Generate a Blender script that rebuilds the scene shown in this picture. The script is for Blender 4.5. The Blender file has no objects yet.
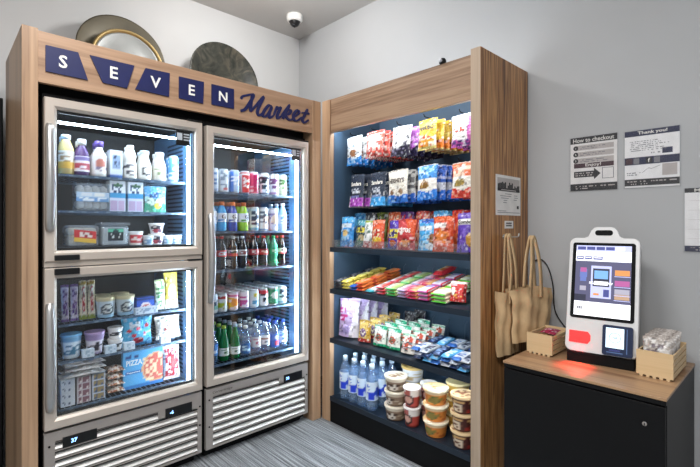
import bpy, bmesh, math, random
from mathutils import Vector, Matrix, noise
R = math.radians
SC = bpy.context.scene
COL = SC.collection
random.seed(7)

# ------------------------------------------------------------------ camera, light, exposure
cam = bpy.data.cameras.new('camera')
cam_ob = bpy.data.objects.new('camera', cam)
COL.objects.link(cam_ob)
cam.sensor_width = 36.0
cam.lens = 433.3 / 700 * 36.0
cam.shift_y = -7.5 / 700
cam.clip_start = 0.05
cam_ob.location = (0, 0, 1.40)
cam_ob.rotation_euler = (R(90), 0, R(46.33))
SC.camera = cam_ob
SC.view_settings.view_transform = 'Standard'
SC.view_settings.look = 'None'
SC.view_settings.gamma = 1
SC.view_settings.use_curve_mapping = False
SC.view_settings.exposure = 0.0
wd = bpy.data.worlds.new('world')
SC.world = wd
wd.use_nodes = True
wd.node_tree.nodes['Background'].inputs[0].default_value = (0.8, 0.85, 0.9, 1)
wd.node_tree.nodes['Background'].inputs[1].default_value = 0.15


def lamp(name, kind, loc, energy, color=(1, 1, 1), size=0.2, size_y=None, rot=(0, 0, 0), spread=None):
    l = bpy.data.lights.new(name, kind)
    l.energy = energy
    l.color = color
    if kind == 'AREA':
        l.size = size
        if size_y:
            l.shape = 'RECTANGLE'
            l.size_y = size_y
        if spread:
            l.spread = R(spread)
    else:
        l.shadow_soft_size = size
    o = bpy.data.objects.new(name, l)
    o.location = loc
    o.rotation_euler = rot
    COL.objects.link(o)
    return o


lamp('ceiling_globe', 'POINT', (-2.45, 1.58, 3.08), 37, (1, 0.985, 0.97), 0.10)
lamp('ceiling_panel', 'AREA', (0.3, -0.9, 3.22), 105, (1, 0.985, 0.97), 1.2, 1.2)
lamp('ceiling_panel_beside_shelves', 'AREA', (-1.2, 0.3, 3.22), 50, (1, 0.985, 0.97), 0.9, 0.9)

# ------------------------------------------------------------------ helpers: colours and materials


def hx(s):
    out = []
    for i in (0, 2, 4):
        c = int(s[i:i + 2], 16) / 255
        out.append(c / 12.92 if c <= 0.04045 else ((c + 0.055) / 1.055) ** 2.4)
    return (out[0], out[1], out[2], 1.0)


def nodes(name):
    m = bpy.data.materials.new(name)
    m.use_nodes = True
    nt = m.node_tree
    return m, nt, nt.nodes['Principled BSDF']


def mat(name, color, rough=0.5, metal=0.0, vary=0.06, scale=18, spec=None, alpha=None, trans=None, coat=None, bump=0.0):
    m, nt, p = nodes(name)
    c = hx(color) if isinstance(color, str) else color
    p.inputs['Roughness'].default_value = rough
    p.inputs['Metallic'].default_value = metal
    if spec is not None:
        p.inputs['Specular IOR Level'].default_value = spec
    if trans is not None:
        p.inputs['Transmission Weight'].default_value = trans
        p.inputs['IOR'].default_value = 1.33
    if coat:
        p.inputs['Coat Weight'].default_value = coat
    tc = nt.nodes.new('ShaderNodeTexCoord')
    n = nt.nodes.new('ShaderNodeTexNoise')
    n.inputs['Scale'].default_value = scale
    n.inputs['Detail'].default_value = 3
    r = nt.nodes.new('ShaderNodeValToRGB')
    k0, k1 = 1 - vary, 1 + vary
    r.color_ramp.elements[0].color = (c[0] * k0, c[1] * k0, c[2] * k0, 1)
    r.color_ramp.elements[1].color = (min(1, c[0] * k1), min(1, c[1] * k1), min(1, c[2] * k1), 1)
    r.color_ramp.elements[0].position = 0.3
    r.color_ramp.elements[1].position = 0.7
    nt.links.new(tc.outputs['Object'], n.inputs['Vector'])
    nt.links.new(n.outputs['Fac'], r.inputs['Fac'])
    nt.links.new(r.outputs['Color'], p.inputs['Base Color'])
    if bump:
        b = nt.nodes.new('ShaderNodeBump')
        b.inputs['Strength'].default_value = bump
        b.inputs['Distance'].default_value = 0.01
        nt.links.new(n.outputs['Fac'], b.inputs['Height'])
        nt.links.new(b.outputs['Normal'], p.inputs['Normal'])
    return m


def emit(name, color, strength):
    m, nt, p = nodes(name)
    c = hx(color) if isinstance(color, str) else color
    p.inputs['Base Color'].default_value = c
    p.inputs['Emission Color'].default_value = c
    p.inputs['Emission Strength'].default_value = strength
    return m


def wood(name, axis, stops, band=9.0, rough=0.42, streak=1.0):
    """striped laminate: bands and fine grain run along one axis"""
    m, nt, p = nodes(name)
    p.inputs['Roughness'].default_value = rough
    tc = nt.nodes.new('ShaderNodeTexCoord')

    def nz(sc, detail, dist=0.0):
        mp = nt.nodes.new('ShaderNodeMapping')
        s = [sc, sc, sc]
        s[axis] = sc * 0.035
        mp.inputs['Scale'].default_value = s
        n = nt.nodes.new('ShaderNodeTexNoise')
        n.inputs['Scale'].default_value = 1
        n.inputs['Detail'].default_value = detail
        n.inputs['Distortion'].default_value = dist
        nt.links.new(tc.outputs['Object'], mp.inputs['Vector'])
        nt.links.new(mp.outputs['Vector'], n.inputs['Vector'])
        return n
    a = nz(band, 2, 0.4)
    b = nz(band * 7, 4)
    mx = nt.nodes.new('ShaderNodeMix')
    mx.inputs['Factor'].default_value = 0.32 * streak
    nt.links.new(a.outputs['Fac'], mx.inputs['A'])
    nt.links.new(b.outputs['Fac'], mx.inputs['B'])
    r = nt.nodes.new('ShaderNodeValToRGB')
    els = r.color_ramp.elements
    while len(els) < len(stops):
        els.new(0.5)
    for i, (pos, c) in enumerate(stops):
        els[i].position = pos
        els[i].color = hx(c)
    nt.links.new(mx.outputs['Result'], r.inputs['Fac'])
    nt.links.new(r.outputs['Color'], p.inputs['Base Color'])
    return m


def thin_glass(name, tint=(1, 1, 1, 1), gloss=0.06, rough=0.02, body=0.0, body_col=(1, 1, 1, 1)):
    m = bpy.data.materials.new(name)
    m.use_nodes = True
    nt = m.node_tree
    nt.nodes.clear()
    out = nt.nodes.new('ShaderNodeOutputMaterial')
    t = nt.nodes.new('ShaderNodeBsdfTransparent')
    t.inputs[0].default_value = tint
    g = nt.nodes.new('ShaderNodeBsdfGlossy')
    g.inputs['Roughness'].default_value = rough
    fr = nt.nodes.new('ShaderNodeLayerWeight')
    fr.inputs['Blend'].default_value = 0.35
    mu = nt.nodes.new('ShaderNodeMath')
    mu.operation = 'MULTIPLY_ADD'
    mu.inputs[1].default_value = 0.35
    mu.inputs[2].default_value = gloss
    nt.links.new(fr.outputs['Fresnel'], mu.inputs[0])
    mix = nt.nodes.new('ShaderNodeMixShader')
    nt.links.new(mu.outputs[0], mix.inputs[0])
    src = t
    if body:
        d = nt.nodes.new('ShaderNodeBsdfDiffuse')
        d.inputs[0].default_value = body_col
        m2 = nt.nodes.new('ShaderNodeMixShader')
        m2.inputs[0].default_value = body
        nt.links.new(t.outputs[0], m2.inputs[1])
        nt.links.new(d.outputs[0], m2.inputs[2])
        src = m2
    nt.links.new(src.outputs[0], mix.inputs[1])
    nt.links.new(g.outputs[0], mix.inputs[2])
    nt.links.new(mix.outputs[0], out.inputs[0])
    return m


def printed(name, rough, metal=0.0, coat=0.0, bump=0.0):
    """printed packaging: the print itself is a colour attribute of the mesh"""
    m, nt, p = nodes(name)
    a = nt.nodes.new('ShaderNodeAttribute')
    a.attribute_name = 'Print'
    nt.links.new(a.outputs['Color'], p.inputs['Base Color'])
    p.inputs['Roughness'].default_value = rough
    p.inputs['Metallic'].default_value = metal
    p.inputs['Coat Weight'].default_value = coat
    if bump:
        n = nt.nodes.new('ShaderNodeTexNoise')
        n.inputs['Scale'].default_value = 60
        n.inputs['Detail'].default_value = 2
        tc = nt.nodes.new('ShaderNodeTexCoord')
        nt.links.new(tc.outputs['Object'], n.inputs['Vector'])
        b = nt.nodes.new('ShaderNodeBump')
        b.inputs['Strength'].default_value = bump
        b.inputs['Distance'].default_value = 0.01
        nt.links.new(n.outputs['Fac'], b.inputs['Height'])
        nt.links.new(b.outputs['Normal'], p.inputs['Normal'])
    return m


FILM = printed('printed_film', 0.24, bump=0.9)
CARD = printed('printed_card', 0.5)
CAN = printed('printed_can', 0.25, coat=0.3)
SOFT = printed('soft_print', 0.45)
WHITE = mat('white_plastic', 'e9e9e6', 0.4)
BLACK = mat('black_plastic', '0c0d0f', 0.35)
MATTE_BLACK = mat('matte_black', '0b0c0e', 0.7, spec=0.2)
STEEL = mat('brushed_champagne_steel', 'c8bdb2', 0.36, 0.25, 0.05, 6)
SILVER = mat('bright_steel', 'c9c9c8', 0.3, 0.85, 0.04)
GRILLE = mat('painted_silver_grille', 'a39c97', 0.42, 0.25, 0.04)
SLAT = mat('pale_slat', 'f0eeea', 0.4, 0.2, 0.03)
NAVY = mat('navy_vinyl', '161d52', 0.45)
WHITE_INK = mat('white_vinyl', 'f2f0ea', 0.5)
BLACK_INK = mat('black_ink', '17181b', 0.6)
GLASS = thin_glass('door_glass', (0.985, 0.995, 1, 1), 0.055)
ACRYL = thin_glass('clear_acrylic', (0.97, 0.985, 1, 1), 0.02, 0.10, 0.03, (0.9, 0.95, 1, 1))
CLEAR = thin_glass('clear_water_bottle', (0.74, 0.87, 1.0, 1), 0.16, 0.04, 0.20, (0.42, 0.66, 1.0, 1))
SHELL = thin_glass('clear_food_shell', (0.9, 0.95, 1, 1), 0.12, 0.12, 0.22, (0.8, 0.9, 1, 1))
OAK = [(0.3, '745843'), (0.42, 'a48468'), (0.54, 'bb9a7b'), (0.68, '8f6f55')]
WALNUT = [(0.36, '603d22'), (0.43, 'a87445'), (0.49, 'cc9962'), (0.55, '7c502e'), (0.60, 'ba8752'), (0.67, '714828')]
WOOD_V = wood('oak_laminate_upright', 2, OAK, 10)
WOOD_Y = wood('oak_laminate_along_fridges', 1, [(0.3, '765944'), (0.43, 'a38267'), (0.55, 'b59377'), (0.68, '8c6d55')], 8)
WOOD_X = wood('oak_laminate_along_shelves', 0, [(0.31, '57422f'), (0.42, '876b55'), (0.54, 'a1856c'), (0.67, '6b523f')], 11)
WOOD_STRIPE = wood('walnut_striped_laminate', 2, WALNUT, 22, 0.4, 0.6)
WOOD_TOP = wood('counter_laminate', 0, [(0.3, '6f4f36'), (0.43, '98765a'), (0.55, 'ae8c6a'), (0.68, '7d5e44')], 14, 0.35)
PINE = wood('pale_pine', 0, [(0.2, 'c9a878'), (0.5, 'dcbf94'), (0.8, 'cdae80')], 20, 0.6)
KRAFT = mat('kraft_paper', 'cfb086', 0.75, 0, 0.1, 14, bump=0.4)
LED = emit('led_tube', (0.72, 0.88, 1.0, 1), 84)
LED_TOP = emit('led_tube_top', (0.72, 0.88, 1.0, 1), 56)
LED_UNDER = emit('led_tube_under_shelf', (0.78, 0.90, 1.0, 1), 62)
LED_SHELF = emit('led_tube_shelf', (0.82, 0.92, 1.0, 1), 44)

# ------------------------------------------------------------------ helpers: geometry


class B:
    def __init__(s):
        s.v, s.f, s.mi, s.sm, s.c = [], [], [], [], None

    def add(s, v, f, mi=0, smooth=False, cols=None):
        o = len(s.v)
        s.v += [tuple(p) for p in v]
        s.f += [[i + o for i in q] for q in f]
        s.mi += [mi] * len(f)
        s.sm += [smooth] * len(f)
        if cols is not None or s.c is not None:
            if s.c is None:
                s.c = [(0.8, 0.8, 0.8, 1)] * o
            s.c += list(cols) if cols is not None else [(0.8, 0.8, 0.8, 1)] * len(v)
        return s

    def box(s, x0, x1, y0, y1, z0, z1, mi=0, bev=0.0, M=None, col=None):
        if bev <= 0:
            v = [(x, y, z) for z in (z0, z1) for y in (y0, y1) for x in (x0, x1)]
            f = [[0, 2, 3, 1], [4, 5, 7, 6], [0, 1, 5, 4], [2, 6, 7, 3], [0, 4, 6, 2], [1, 3, 7, 5]]
        else:
            bm = bmesh.new()
            bmesh.ops.create_cube(bm, size=1)
            for q in bm.verts:
                q.co = Vector(((x0 + x1) / 2 + q.co.x * (x1 - x0), (y0 + y1) / 2 + q.co.y * (y1 - y0), (z0 + z1) / 2 + q.co.z * (z1 - z0)))
            bmesh.ops.bevel(bm, geom=list(bm.edges), offset=bev, segments=2, affect='EDGES', profile=0.5)
            bm.verts.index_update()
            v = [tuple(q.co) for q in bm.verts]
            f = [[q.index for q in fc.verts] for fc in bm.faces]
            bm.free()
        if M is not None:
            v = [tuple(M @ Vector(p)) for p in v]
        return s.add(v, f, mi, False, [col] * len(v) if col else None)

    def lathe(s, prof, seg=20, mi=0, paint=None, smooth=True, c=(0, 0), cap=True):
        v, f, cols = [], [], []
        n = len(prof)
        zs = [q[1] for q in prof]
        z0, zr = min(zs), max(1e-6, max(zs) - min(zs))
        for i, (r, z) in enumerate(prof):
            for k in range(seg):
                a = 2 * math.pi * k / seg - math.pi / 2
                v.append((c[0] + r * math.cos(a), c[1] + r * math.sin(a), z))
                if paint:
                    cols.append(paint(((k / seg) + 0.5) % 1.0, (z - z0) / zr))
        for i in range(n - 1):
            for k in range(seg):
                k2 = (k + 1) % seg
                f.append([i * seg + k, i * seg + k2, (i + 1) * seg + k2, (i + 1) * seg + k])
        if cap:
            f.append([k for k in range(seg)][::-1])
            f.append([(n - 1) * seg + k for k in range(seg)])
        return s.add(v, f, mi, smooth, cols if paint else None)

    def tube(s, pts, r, seg=8, mi=0, cap=True):
        pts = [Vector(p) for p in pts]
        v, f = [], []
        n = len(pts)
        up = None
        for i, p in enumerate(pts):
            t = (pts[min(i + 1, n - 1)] - pts[max(i - 1, 0)]).normalized()
            if up is None:
                up = t.orthogonal().normalized()
            up = (up - t * up.dot(t)).normalized()
            w = t.cross(up)
            rr = r[i] if isinstance(r, (list, tuple)) else r
            for k in range(seg):
                a = 2 * math.pi * k / seg
                v.append(p + up * math.cos(a) * rr + w * math.sin(a) * rr)
        for i in range(n - 1):
            for k in range(seg):
                k2 = (k + 1) % seg
                f.append([i * seg + k, i * seg + k2, (i + 1) * seg + k2, (i + 1) * seg + k])
        if cap:
            f.append(list(range(seg))[::-1])
            f.append([(n - 1) * seg + k for k in range(seg)])
        return s.add(v, f, mi, True)

    def prism(s, poly, fn, d0, d1, mi=0):
        """2D polygon mapped by fn(a, b, depth), extruded between two depths"""
        n = len(poly)
        v = [fn(a, b, d0) for a, b in poly] + [fn(a, b, d1) for a, b in poly]
        f = [list(range(n))[::-1], [n + i for i in range(n)]]
        f += [[i, (i + 1) % n, n + (i + 1) % n, n + i] for i in range(n)]
        return s.add(v, f, mi)

    def grid(s, fn, nx, ny, mi=0, paint=None, smooth=True, flip=False):
        v, cols, f = [], [], []
        for j in range(ny + 1):
            for i in range(nx + 1):
                u, w = i / nx, j / ny
                v.append(fn(u, w))
                if paint:
                    cols.append(paint(u, w))
        for j in range(ny):
            for i in range(nx):
                a = j * (nx + 1) + i
                q = [a, a + 1, a + nx + 2, a + nx + 1]
                f.append(q[::-1] if flip else q)
        return s.add(v, f, mi, smooth, cols if paint else None)

    def mesh(s, name, mats):
        me = bpy.data.meshes.new(name)
        me.from_pydata(s.v, [], s.f)
        for m in (mats if isinstance(mats, (list, tuple)) else [mats]):
            me.materials.append(m)
        me.polygons.foreach_set('material_index', s.mi)
        me.polygons.foreach_set('use_smooth', s.sm)
        if s.c is not None:
            at = me.color_attributes.new('Print', 'FLOAT_COLOR', 'POINT')
            at.data.foreach_set('color', [q for c in s.c for q in c])
        me.update()
        return me


def fix_normals(me):
    bm = bmesh.new()
    bm.from_mesh(me)
    bmesh.ops.recalc_face_normals(bm, faces=list(bm.faces))
    bm.to_mesh(me)
    bm.free()


def obj(name, b, mats, parent=None, loc=None, rot=None, label=None, kind=None, fix=True):
    me = b.mesh(name, mats) if isinstance(b, B) else b
    if fix and isinstance(b, B):
        fix_normals(me)
    o = bpy.data.objects.new(name, me)
    COL.objects.link(o)
    if parent is not None:
        o.parent = parent
    if loc:
        o.location = loc
    if rot:
        o.rotation_euler = rot
    if label:
        o['label'] = label
    if kind:
        o['kind'] = kind
    return o


def tag(o, label, cat, group=None, kind=None):
    o['label'] = label
    o['category'] = cat
    if group:
        o['group'] = group
    if kind:
        o['kind'] = kind
    return o


def thing(name, label, cat, loc=(0, 0, 0), rz=0.0, group=None, rot=None):
    o = bpy.data.objects.new(name, None)
    COL.objects.link(o)
    o.empty_display_size = 0.05
    o.location = loc
    o.rotation_euler = rot if rot else (0, 0, rz)
    return tag(o, label, cat, group)


def dup(root, loc, rot, label, group=None):
    r = root.copy()
    COL.objects.link(r)
    r.location = loc
    r.rotation_euler = rot
    r['label'] = label
    if group:
        r['group'] = group
    for ch in list(root.children):
        c = ch.copy()
        COL.objects.link(c)
        c.parent = r
        for g in ch.children:
            d = g.copy()
            COL.objects.link(d)
            d.parent = c
    return r


_used = set()


def place(root, loc, rot, label, group=None):
    """the first placement moves the source itself, later ones copy it"""
    if isinstance(rot, (int, float)):
        rot = (0, 0, rot)
    if root.name not in _used:
        _used.add(root.name)
        root.location = loc
        root.rotation_euler = rot
        root['label'] = label
        if group:
            root['group'] = group
        return root
    return dup(root, loc, rot, label, group)


_tx = {}


def text_geo(s, size=1.0, bold=0.0, width=None, shear=0.0):
    """flat lettering centred on the origin, as vertices and faces in a plane"""
    key = (s, bold, shear)
    if key not in _tx:
        cu = bpy.data.curves.new('lettering', 'FONT')
        cu.body = s
        cu.size = 1
        cu.offset = bold
        cu.shear = shear
        cu.resolution_u = 2
        o = bpy.data.objects.new('lettering', cu)
        COL.objects.link(o)
        dg = bpy.context.evaluated_depsgraph_get()
        dg.update()
        me = bpy.data.meshes.new_from_object(o.evaluated_get(dg))
        vs = [tuple(q.co) for q in me.vertices]
        fs = [list(q.vertices) for q in me.polygons]
        bpy.data.objects.remove(o)
        bpy.data.meshes.remove(me)
        bpy.data.curves.remove(cu)
        xs = [q[0] for q in vs]
        ys = [q[1] for q in vs]
        cx, cy = (min(xs) + max(xs)) / 2, (min(ys) + max(ys)) / 2
        h = max(ys) - min(ys)
        _tx[key] = ([((x - cx) / h, (y - cy) / h) for x, y, z in vs], fs, (max(xs) - min(xs)) / h)
    vs, fs, asp = _tx[key]
    sx = size if width is None else width / asp
    return [(x * sx, y * size) for x, y in vs], fs


def write(b, s, cx, cy, size, fn, bold=0.02, width=None, mi=0, rot=0.0, shear=0.0):
    """adds lettering to b; fn maps a plane point to space"""
    vs, fs = text_geo(s, size, bold, width, shear)
    c, q = math.cos(rot), math.sin(rot)
    b.add([fn(cx + x * c - y * q, cy + x * q + y * c) for x, y in vs], fs, mi)
    return b


def ordn(i):
    return ('front', 'second', 'third', 'fourth', 'fifth', 'sixth', 'seventh', 'eighth', 'ninth', 'tenth')[i]


# print designs: colour as a function of (u, v) on the package
def design(base, *ops):
    base = hx(base)
    o2 = [tuple(hx(q) if isinstance(q, str) and len(q) == 6 else q for q in op) for op in ops]

    def f(u, v):
        c = base
        for o in o2:
            k = o[0]
            if k == 'b':
                if o[1] <= v < o[2]:
                    c = o[3]
            elif k == 'r':
                if o[1] <= u < o[3] and o[2] <= v < o[4]:
                    c = o[5]
            elif k == 'c':
                if ((u - o[1]) / o[3]) ** 2 + ((v - o[2]) / o[4]) ** 2 < 1:
                    c = o[5]
            elif k == 'w':                      # wavy lower region
                if v < o[1] + o[2] * math.sin(u * o[3] + o[5]):
                    c = o[4]
            elif k == 'd':                      # diagonal half
                if (u - 0.5) * o[1] + (v - 0.5) * o[2] > o[3]:
                    c = o[4]
            elif k == 's':                      # small illegible print / food picture
                u0, v0, u1, v1, col, n, m, dens = o[1:9]
                if u0 <= u < u1 and v0 <= v < v1:
                    a = int((u - u0) / (u1 - u0) * n)
                    bb = int((v - v0) / (v1 - v0) * m)
                    h = math.sin(a * 12.9898 + bb * 78.233 + n * 3.7) * 43758.5453
                    if h - math.floor(h) < dens:
                        c = col
        return c
    return f


# ------------------------------------------------------------------ room
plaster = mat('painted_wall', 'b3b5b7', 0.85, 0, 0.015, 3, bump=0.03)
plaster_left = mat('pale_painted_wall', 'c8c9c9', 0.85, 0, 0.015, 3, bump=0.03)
ceil_m = mat('painted_ceiling', 'bdbcba', 0.9, 0, 0.02, 2)


def struct(name, b, m):
    o = obj(name, b, m)
    o['kind'] = 'structure'
    return o


XW, YW, ZC = -3.456, 2.60, 3.244
struct('wall_left', B().box(XW - 0.1, XW, -3.2, YW + 0.1, 0, ZC), plaster_left)
struct('wall_right', B().box(XW, 2.4, YW, YW + 0.1, 0, ZC), plaster)
struct('wall_near', B().box(XW, 2.4, -3.2, -3.1, 0, ZC), plaster_left)
struct('wall_far', B().box(2.4, 2.5, -3.2, YW + 0.1, 0, ZC), plaster)
struct('ceiling', B().box(XW - 0.1, 2.5, -3.2, YW + 0.1, ZC, ZC + 0.1), ceil_m)


def carpet():
    m, nt, p = nodes('striped_loop_carpet')
    p.inputs['Roughness'].default_value = 0.95
    p.inputs['Specular IOR Level'].default_value = 0.1
    tc = nt.nodes.new('ShaderNodeTexCoord')

    def nz(s, d):
        mp = nt.nodes.new('ShaderNodeMapping')
        mp.inputs['Scale'].default_value = s
        n = nt.nodes.new('ShaderNodeTexNoise')
        n.inputs['Scale'].default_value = 1
        n.inputs['Detail'].default_value = d
        nt.links.new(tc.outputs['Object'], mp.inputs['Vector'])
        nt.links.new(mp.outputs['Vector'], n.inputs['Vector'])
        return n
    a, b = nz((2.2, 105, 1), 3), nz((160, 160, 160), 2)
    mx = nt.nodes.new('ShaderNodeMix')
    mx.inputs['Factor'].default_value = 0.3
    nt.links.new(a.outputs['Fac'], mx.inputs['A'])
    nt.links.new(b.outputs['Fac'], mx.inputs['B'])
    r = nt.nodes.new('ShaderNodeValToRGB')
    e = r.color_ramp.elements
    e.new(0.5)
    for i, (q, c) in enumerate(((0.36, '505255'), (0.5, '7c7f82'), (0.63, 'a3a7aa'))):
        e[i].position = q
        e[i].color = hx(c)
    nt.links.new(mx.outputs['Result'], r.inputs['Fac'])
    nt.links.new(r.outputs['Color'], p.inputs['Base Color'])
    bp = nt.nodes.new('ShaderNodeBump')
    bp.inputs['Strength'].default_value = 0.6
    bp.inputs['Distance'].default_value = 0.006
    nt.links.new(mx.outputs['Result'], bp.inputs['Height'])
    nt.links.new(bp.outputs['Normal'], p.inputs['Normal'])
    return m


struct('floor', B().box(XW - 0.1, 2.5, -3.2, YW + 0.1, -0.1, 0), carpet())

# ------------------------------------------------------------------ wooden surround of the two coolers, with the sign
XF = -2.435
sur = thing('fridge_surround', 'oak laminate surround framing the two glass-door coolers, with the blue SEVEN Market sign', 'surround', (XF, 1.15, 0))


def loc_to(parent, b):
    """shift world-space geometry into the frame of an unrotated parent"""
    l = parent.location
    b.v = [(x - l.x, y - l.y, z - l.z) for x, y, z in b.v]
    return b


obj('side_panel', loc_to(sur, B().box(-3.06, XF, 0.278, 0.339, 0, 2.312, 0, 0.002)), WOOD_V, sur)
header = obj('header_board', loc_to(sur, B().box(XF - 0.03, XF - 0.004, 0.339, 1.953, 2.066, 2.303)), WOOD_Y, sur)
obj('end_post', loc_to(sur, B().box(XF - 0.125, XF, 1.953, 2.030, 0, 2.304, 0, 0.002)), WOOD_V, sur)
fb_ = B().box(-2.556, -2.546, 0.339, 1.953, 2.0335, 2.268)
fb_.box(-2.556, -2.546, 1.9265, 1.953, 0.0, 2.0335)
fb_.box(-2.556, -2.546, 0.339, 0.3605, 0.0, 2.0335)
obj('filler_board', loc_to(sur, fb_), MATTE_BLACK, sur)
obj('top_board', loc_to(sur, B().box(-3.40, XF - 0.03, 0.339, 1.953, 2.270, 2.290)), WOOD_Y, sur)
tiles = [('S', [(0.367, 2.242), (0.498, 2.243), (0.540, 2.118), (0.367, 2.120)], (0.436, 2.181)),
         ('E', [(0.548, 2.244), (0.754, 2.244), (0.718, 2.117), (0.605, 2.121)], (0.656, 2.182)),
         ('V', [(0.810, 2.246), (0.938, 2.249), (0.934, 2.118), (0.759, 2.122)], (0.862, 2.180)),
         ('E', [(0.990, 2.244), (1.137, 2.246), (1.132, 2.118), (0.990, 2.122)], (1.063, 2.182)),
         ('N', [(1.185, 2.245), (1.331, 2.246), (1.331, 2.124), (1.185, 2.124)], (1.258, 2.184))]
for ch, poly, (cy, cz) in tiles:
    b = B().prism(poly, lambda a, c, d: (d, a, c), XF - 0.0045, XF + 0.003)
    t = obj('sign_tile', loc_to(sur, b), NAVY, header, label='navy tile bearing the white letter ' + ch)
    lb = B()
    write(lb, ch, cy, cz, 0.060, lambda a, c: (XF + 0.0042, a, c), 0.02)
    obj('letter', loc_to(sur, lb), WHITE_INK, t, fix=False)
SCRIPT = {
    'M': [[(1.382, 2.195), (1.39, 2.213), (1.419, 2.227), (1.471, 2.241), (1.438, 2.177), (1.407, 2.135), (1.375, 2.121)], [(1.463, 2.239), (1.453, 2.183), (1.448, 2.128)], [(1.448, 2.128), (1.489, 2.177), (1.545, 2.245), (1.512, 2.174), (1.499, 2.137), (1.512, 2.115), (1.537, 2.136)]],
    'a': [[(1.611, 2.193), (1.584, 2.194), (1.553, 2.157), (1.539, 2.123), (1.557, 2.116), (1.584, 2.147), (1.611, 2.193)], [(1.611, 2.193), (1.59, 2.145), (1.592, 2.115), (1.623, 2.135)]],
    'r': [[(1.623, 2.135), (1.649, 2.197), (1.655, 2.183), (1.679, 2.2), (1.653, 2.144), (1.655, 2.121), (1.683, 2.142)]],
    'k': [[(1.683, 2.142), (1.72, 2.19), (1.754, 2.233)], [(1.754, 2.233), (1.724, 2.178), (1.695, 2.123)], [(1.707, 2.157), (1.736, 2.191), (1.763, 2.192), (1.745, 2.167), (1.718, 2.157), (1.739, 2.131), (1.767, 2.131), (1.79, 2.154)]],
    'e': [[(1.79, 2.154), (1.827, 2.182), (1.833, 2.202), (1.813, 2.203), (1.785, 2.167), (1.79, 2.134), (1.818, 2.134), (1.855, 2.164)]],
    't': [[(1.909, 2.231), (1.878, 2.176), (1.862, 2.147), (1.878, 2.129), (1.917, 2.156)], [(1.852, 2.195), (1.888, 2.199), (1.925, 2.199)]]}


def spline(pts, n=7):
    out = []
    P = [Vector(p) for p in pts]
    for i in range(len(P) - 1):
        p0, p1, p2, p3 = P[max(i - 1, 0)], P[i], P[i + 1], P[min(i + 2, len(P) - 1)]
        for k in range(n):
            t = k / n
            out.append(0.5 * ((2 * p1) + (p2 - p0) * t + (2 * p0 - 5 * p1 + 4 * p2 - p3) * t * t + (3 * p1 - p0 - 3 * p2 + p3) * t ** 3))
    out.append(P[-1])
    return out


mk = B()
lift = 0.0
for ch, strokes in SCRIPT.items():
    for st in strokes:
        lift += 0.00035
        pts = spline([(a, c, 0) for a, c in st])
        n = len(pts)
        v, f = [], []
        for i, p in enumerate(pts):
            t = (pts[min(i + 1, n - 1)] - pts[max(i - 1, 0)])
            t = t.normalized() if t.length > 1e-9 else Vector((1, 0, 0))
            nrm = Vector((-t.y, t.x, 0))
            w = 0.0050 + 0.0036 * abs(t.y) + (0.0022 if t.y < 0 else 0)
            w *= min(1.0, 0.6 + 0.2 * min(i, n - 1 - i))
            for sg in (-1, 1):
                q = p + nrm * w * sg
                v += [(XF - 0.0045, q.x, q.y), (XF - 0.001 + lift + 0.00006 * i, q.x, q.y)]
        for i in range(n - 1):
            a = i * 4
            f += [[a + 1, a + 3, a + 7, a + 5], [a, a + 1, a + 5, a + 4], [a + 3, a + 2, a + 6, a + 7]]
        mk.add(v, f)
obj('script_lettering', loc_to(sur, mk), NAVY, header, label='navy brush-script word Market', fix=False)

# ------------------------------------------------------------------ glass-door coolers
XD = -2.44            # door front plane
XB = -3.10            # interior back


def qslots(b, y, z0, z1):
    for k in range(int((z1 - z0) / 0.026)):
        b.box(-2.86, -2.62, y - 0.0012, y + 0.0012, z0 + k * 0.026, z0 + k * 0.026 + 0.011, 1)


LINER = mat('dark_liner', '2b2c2e', 0.5, 0, 0.12, 5)
SIDE = mat('pale_liner', '5f8cb8', 0.45, 0.0, 0.05)
SLOT = mat('liner_slot', '16324e', 0.6)
RAIL = mat('coated_wire', '5c7187', 0.35, 0.4)
TAGS = mat('rail_tags', '7f93a8', 0.5)


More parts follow.
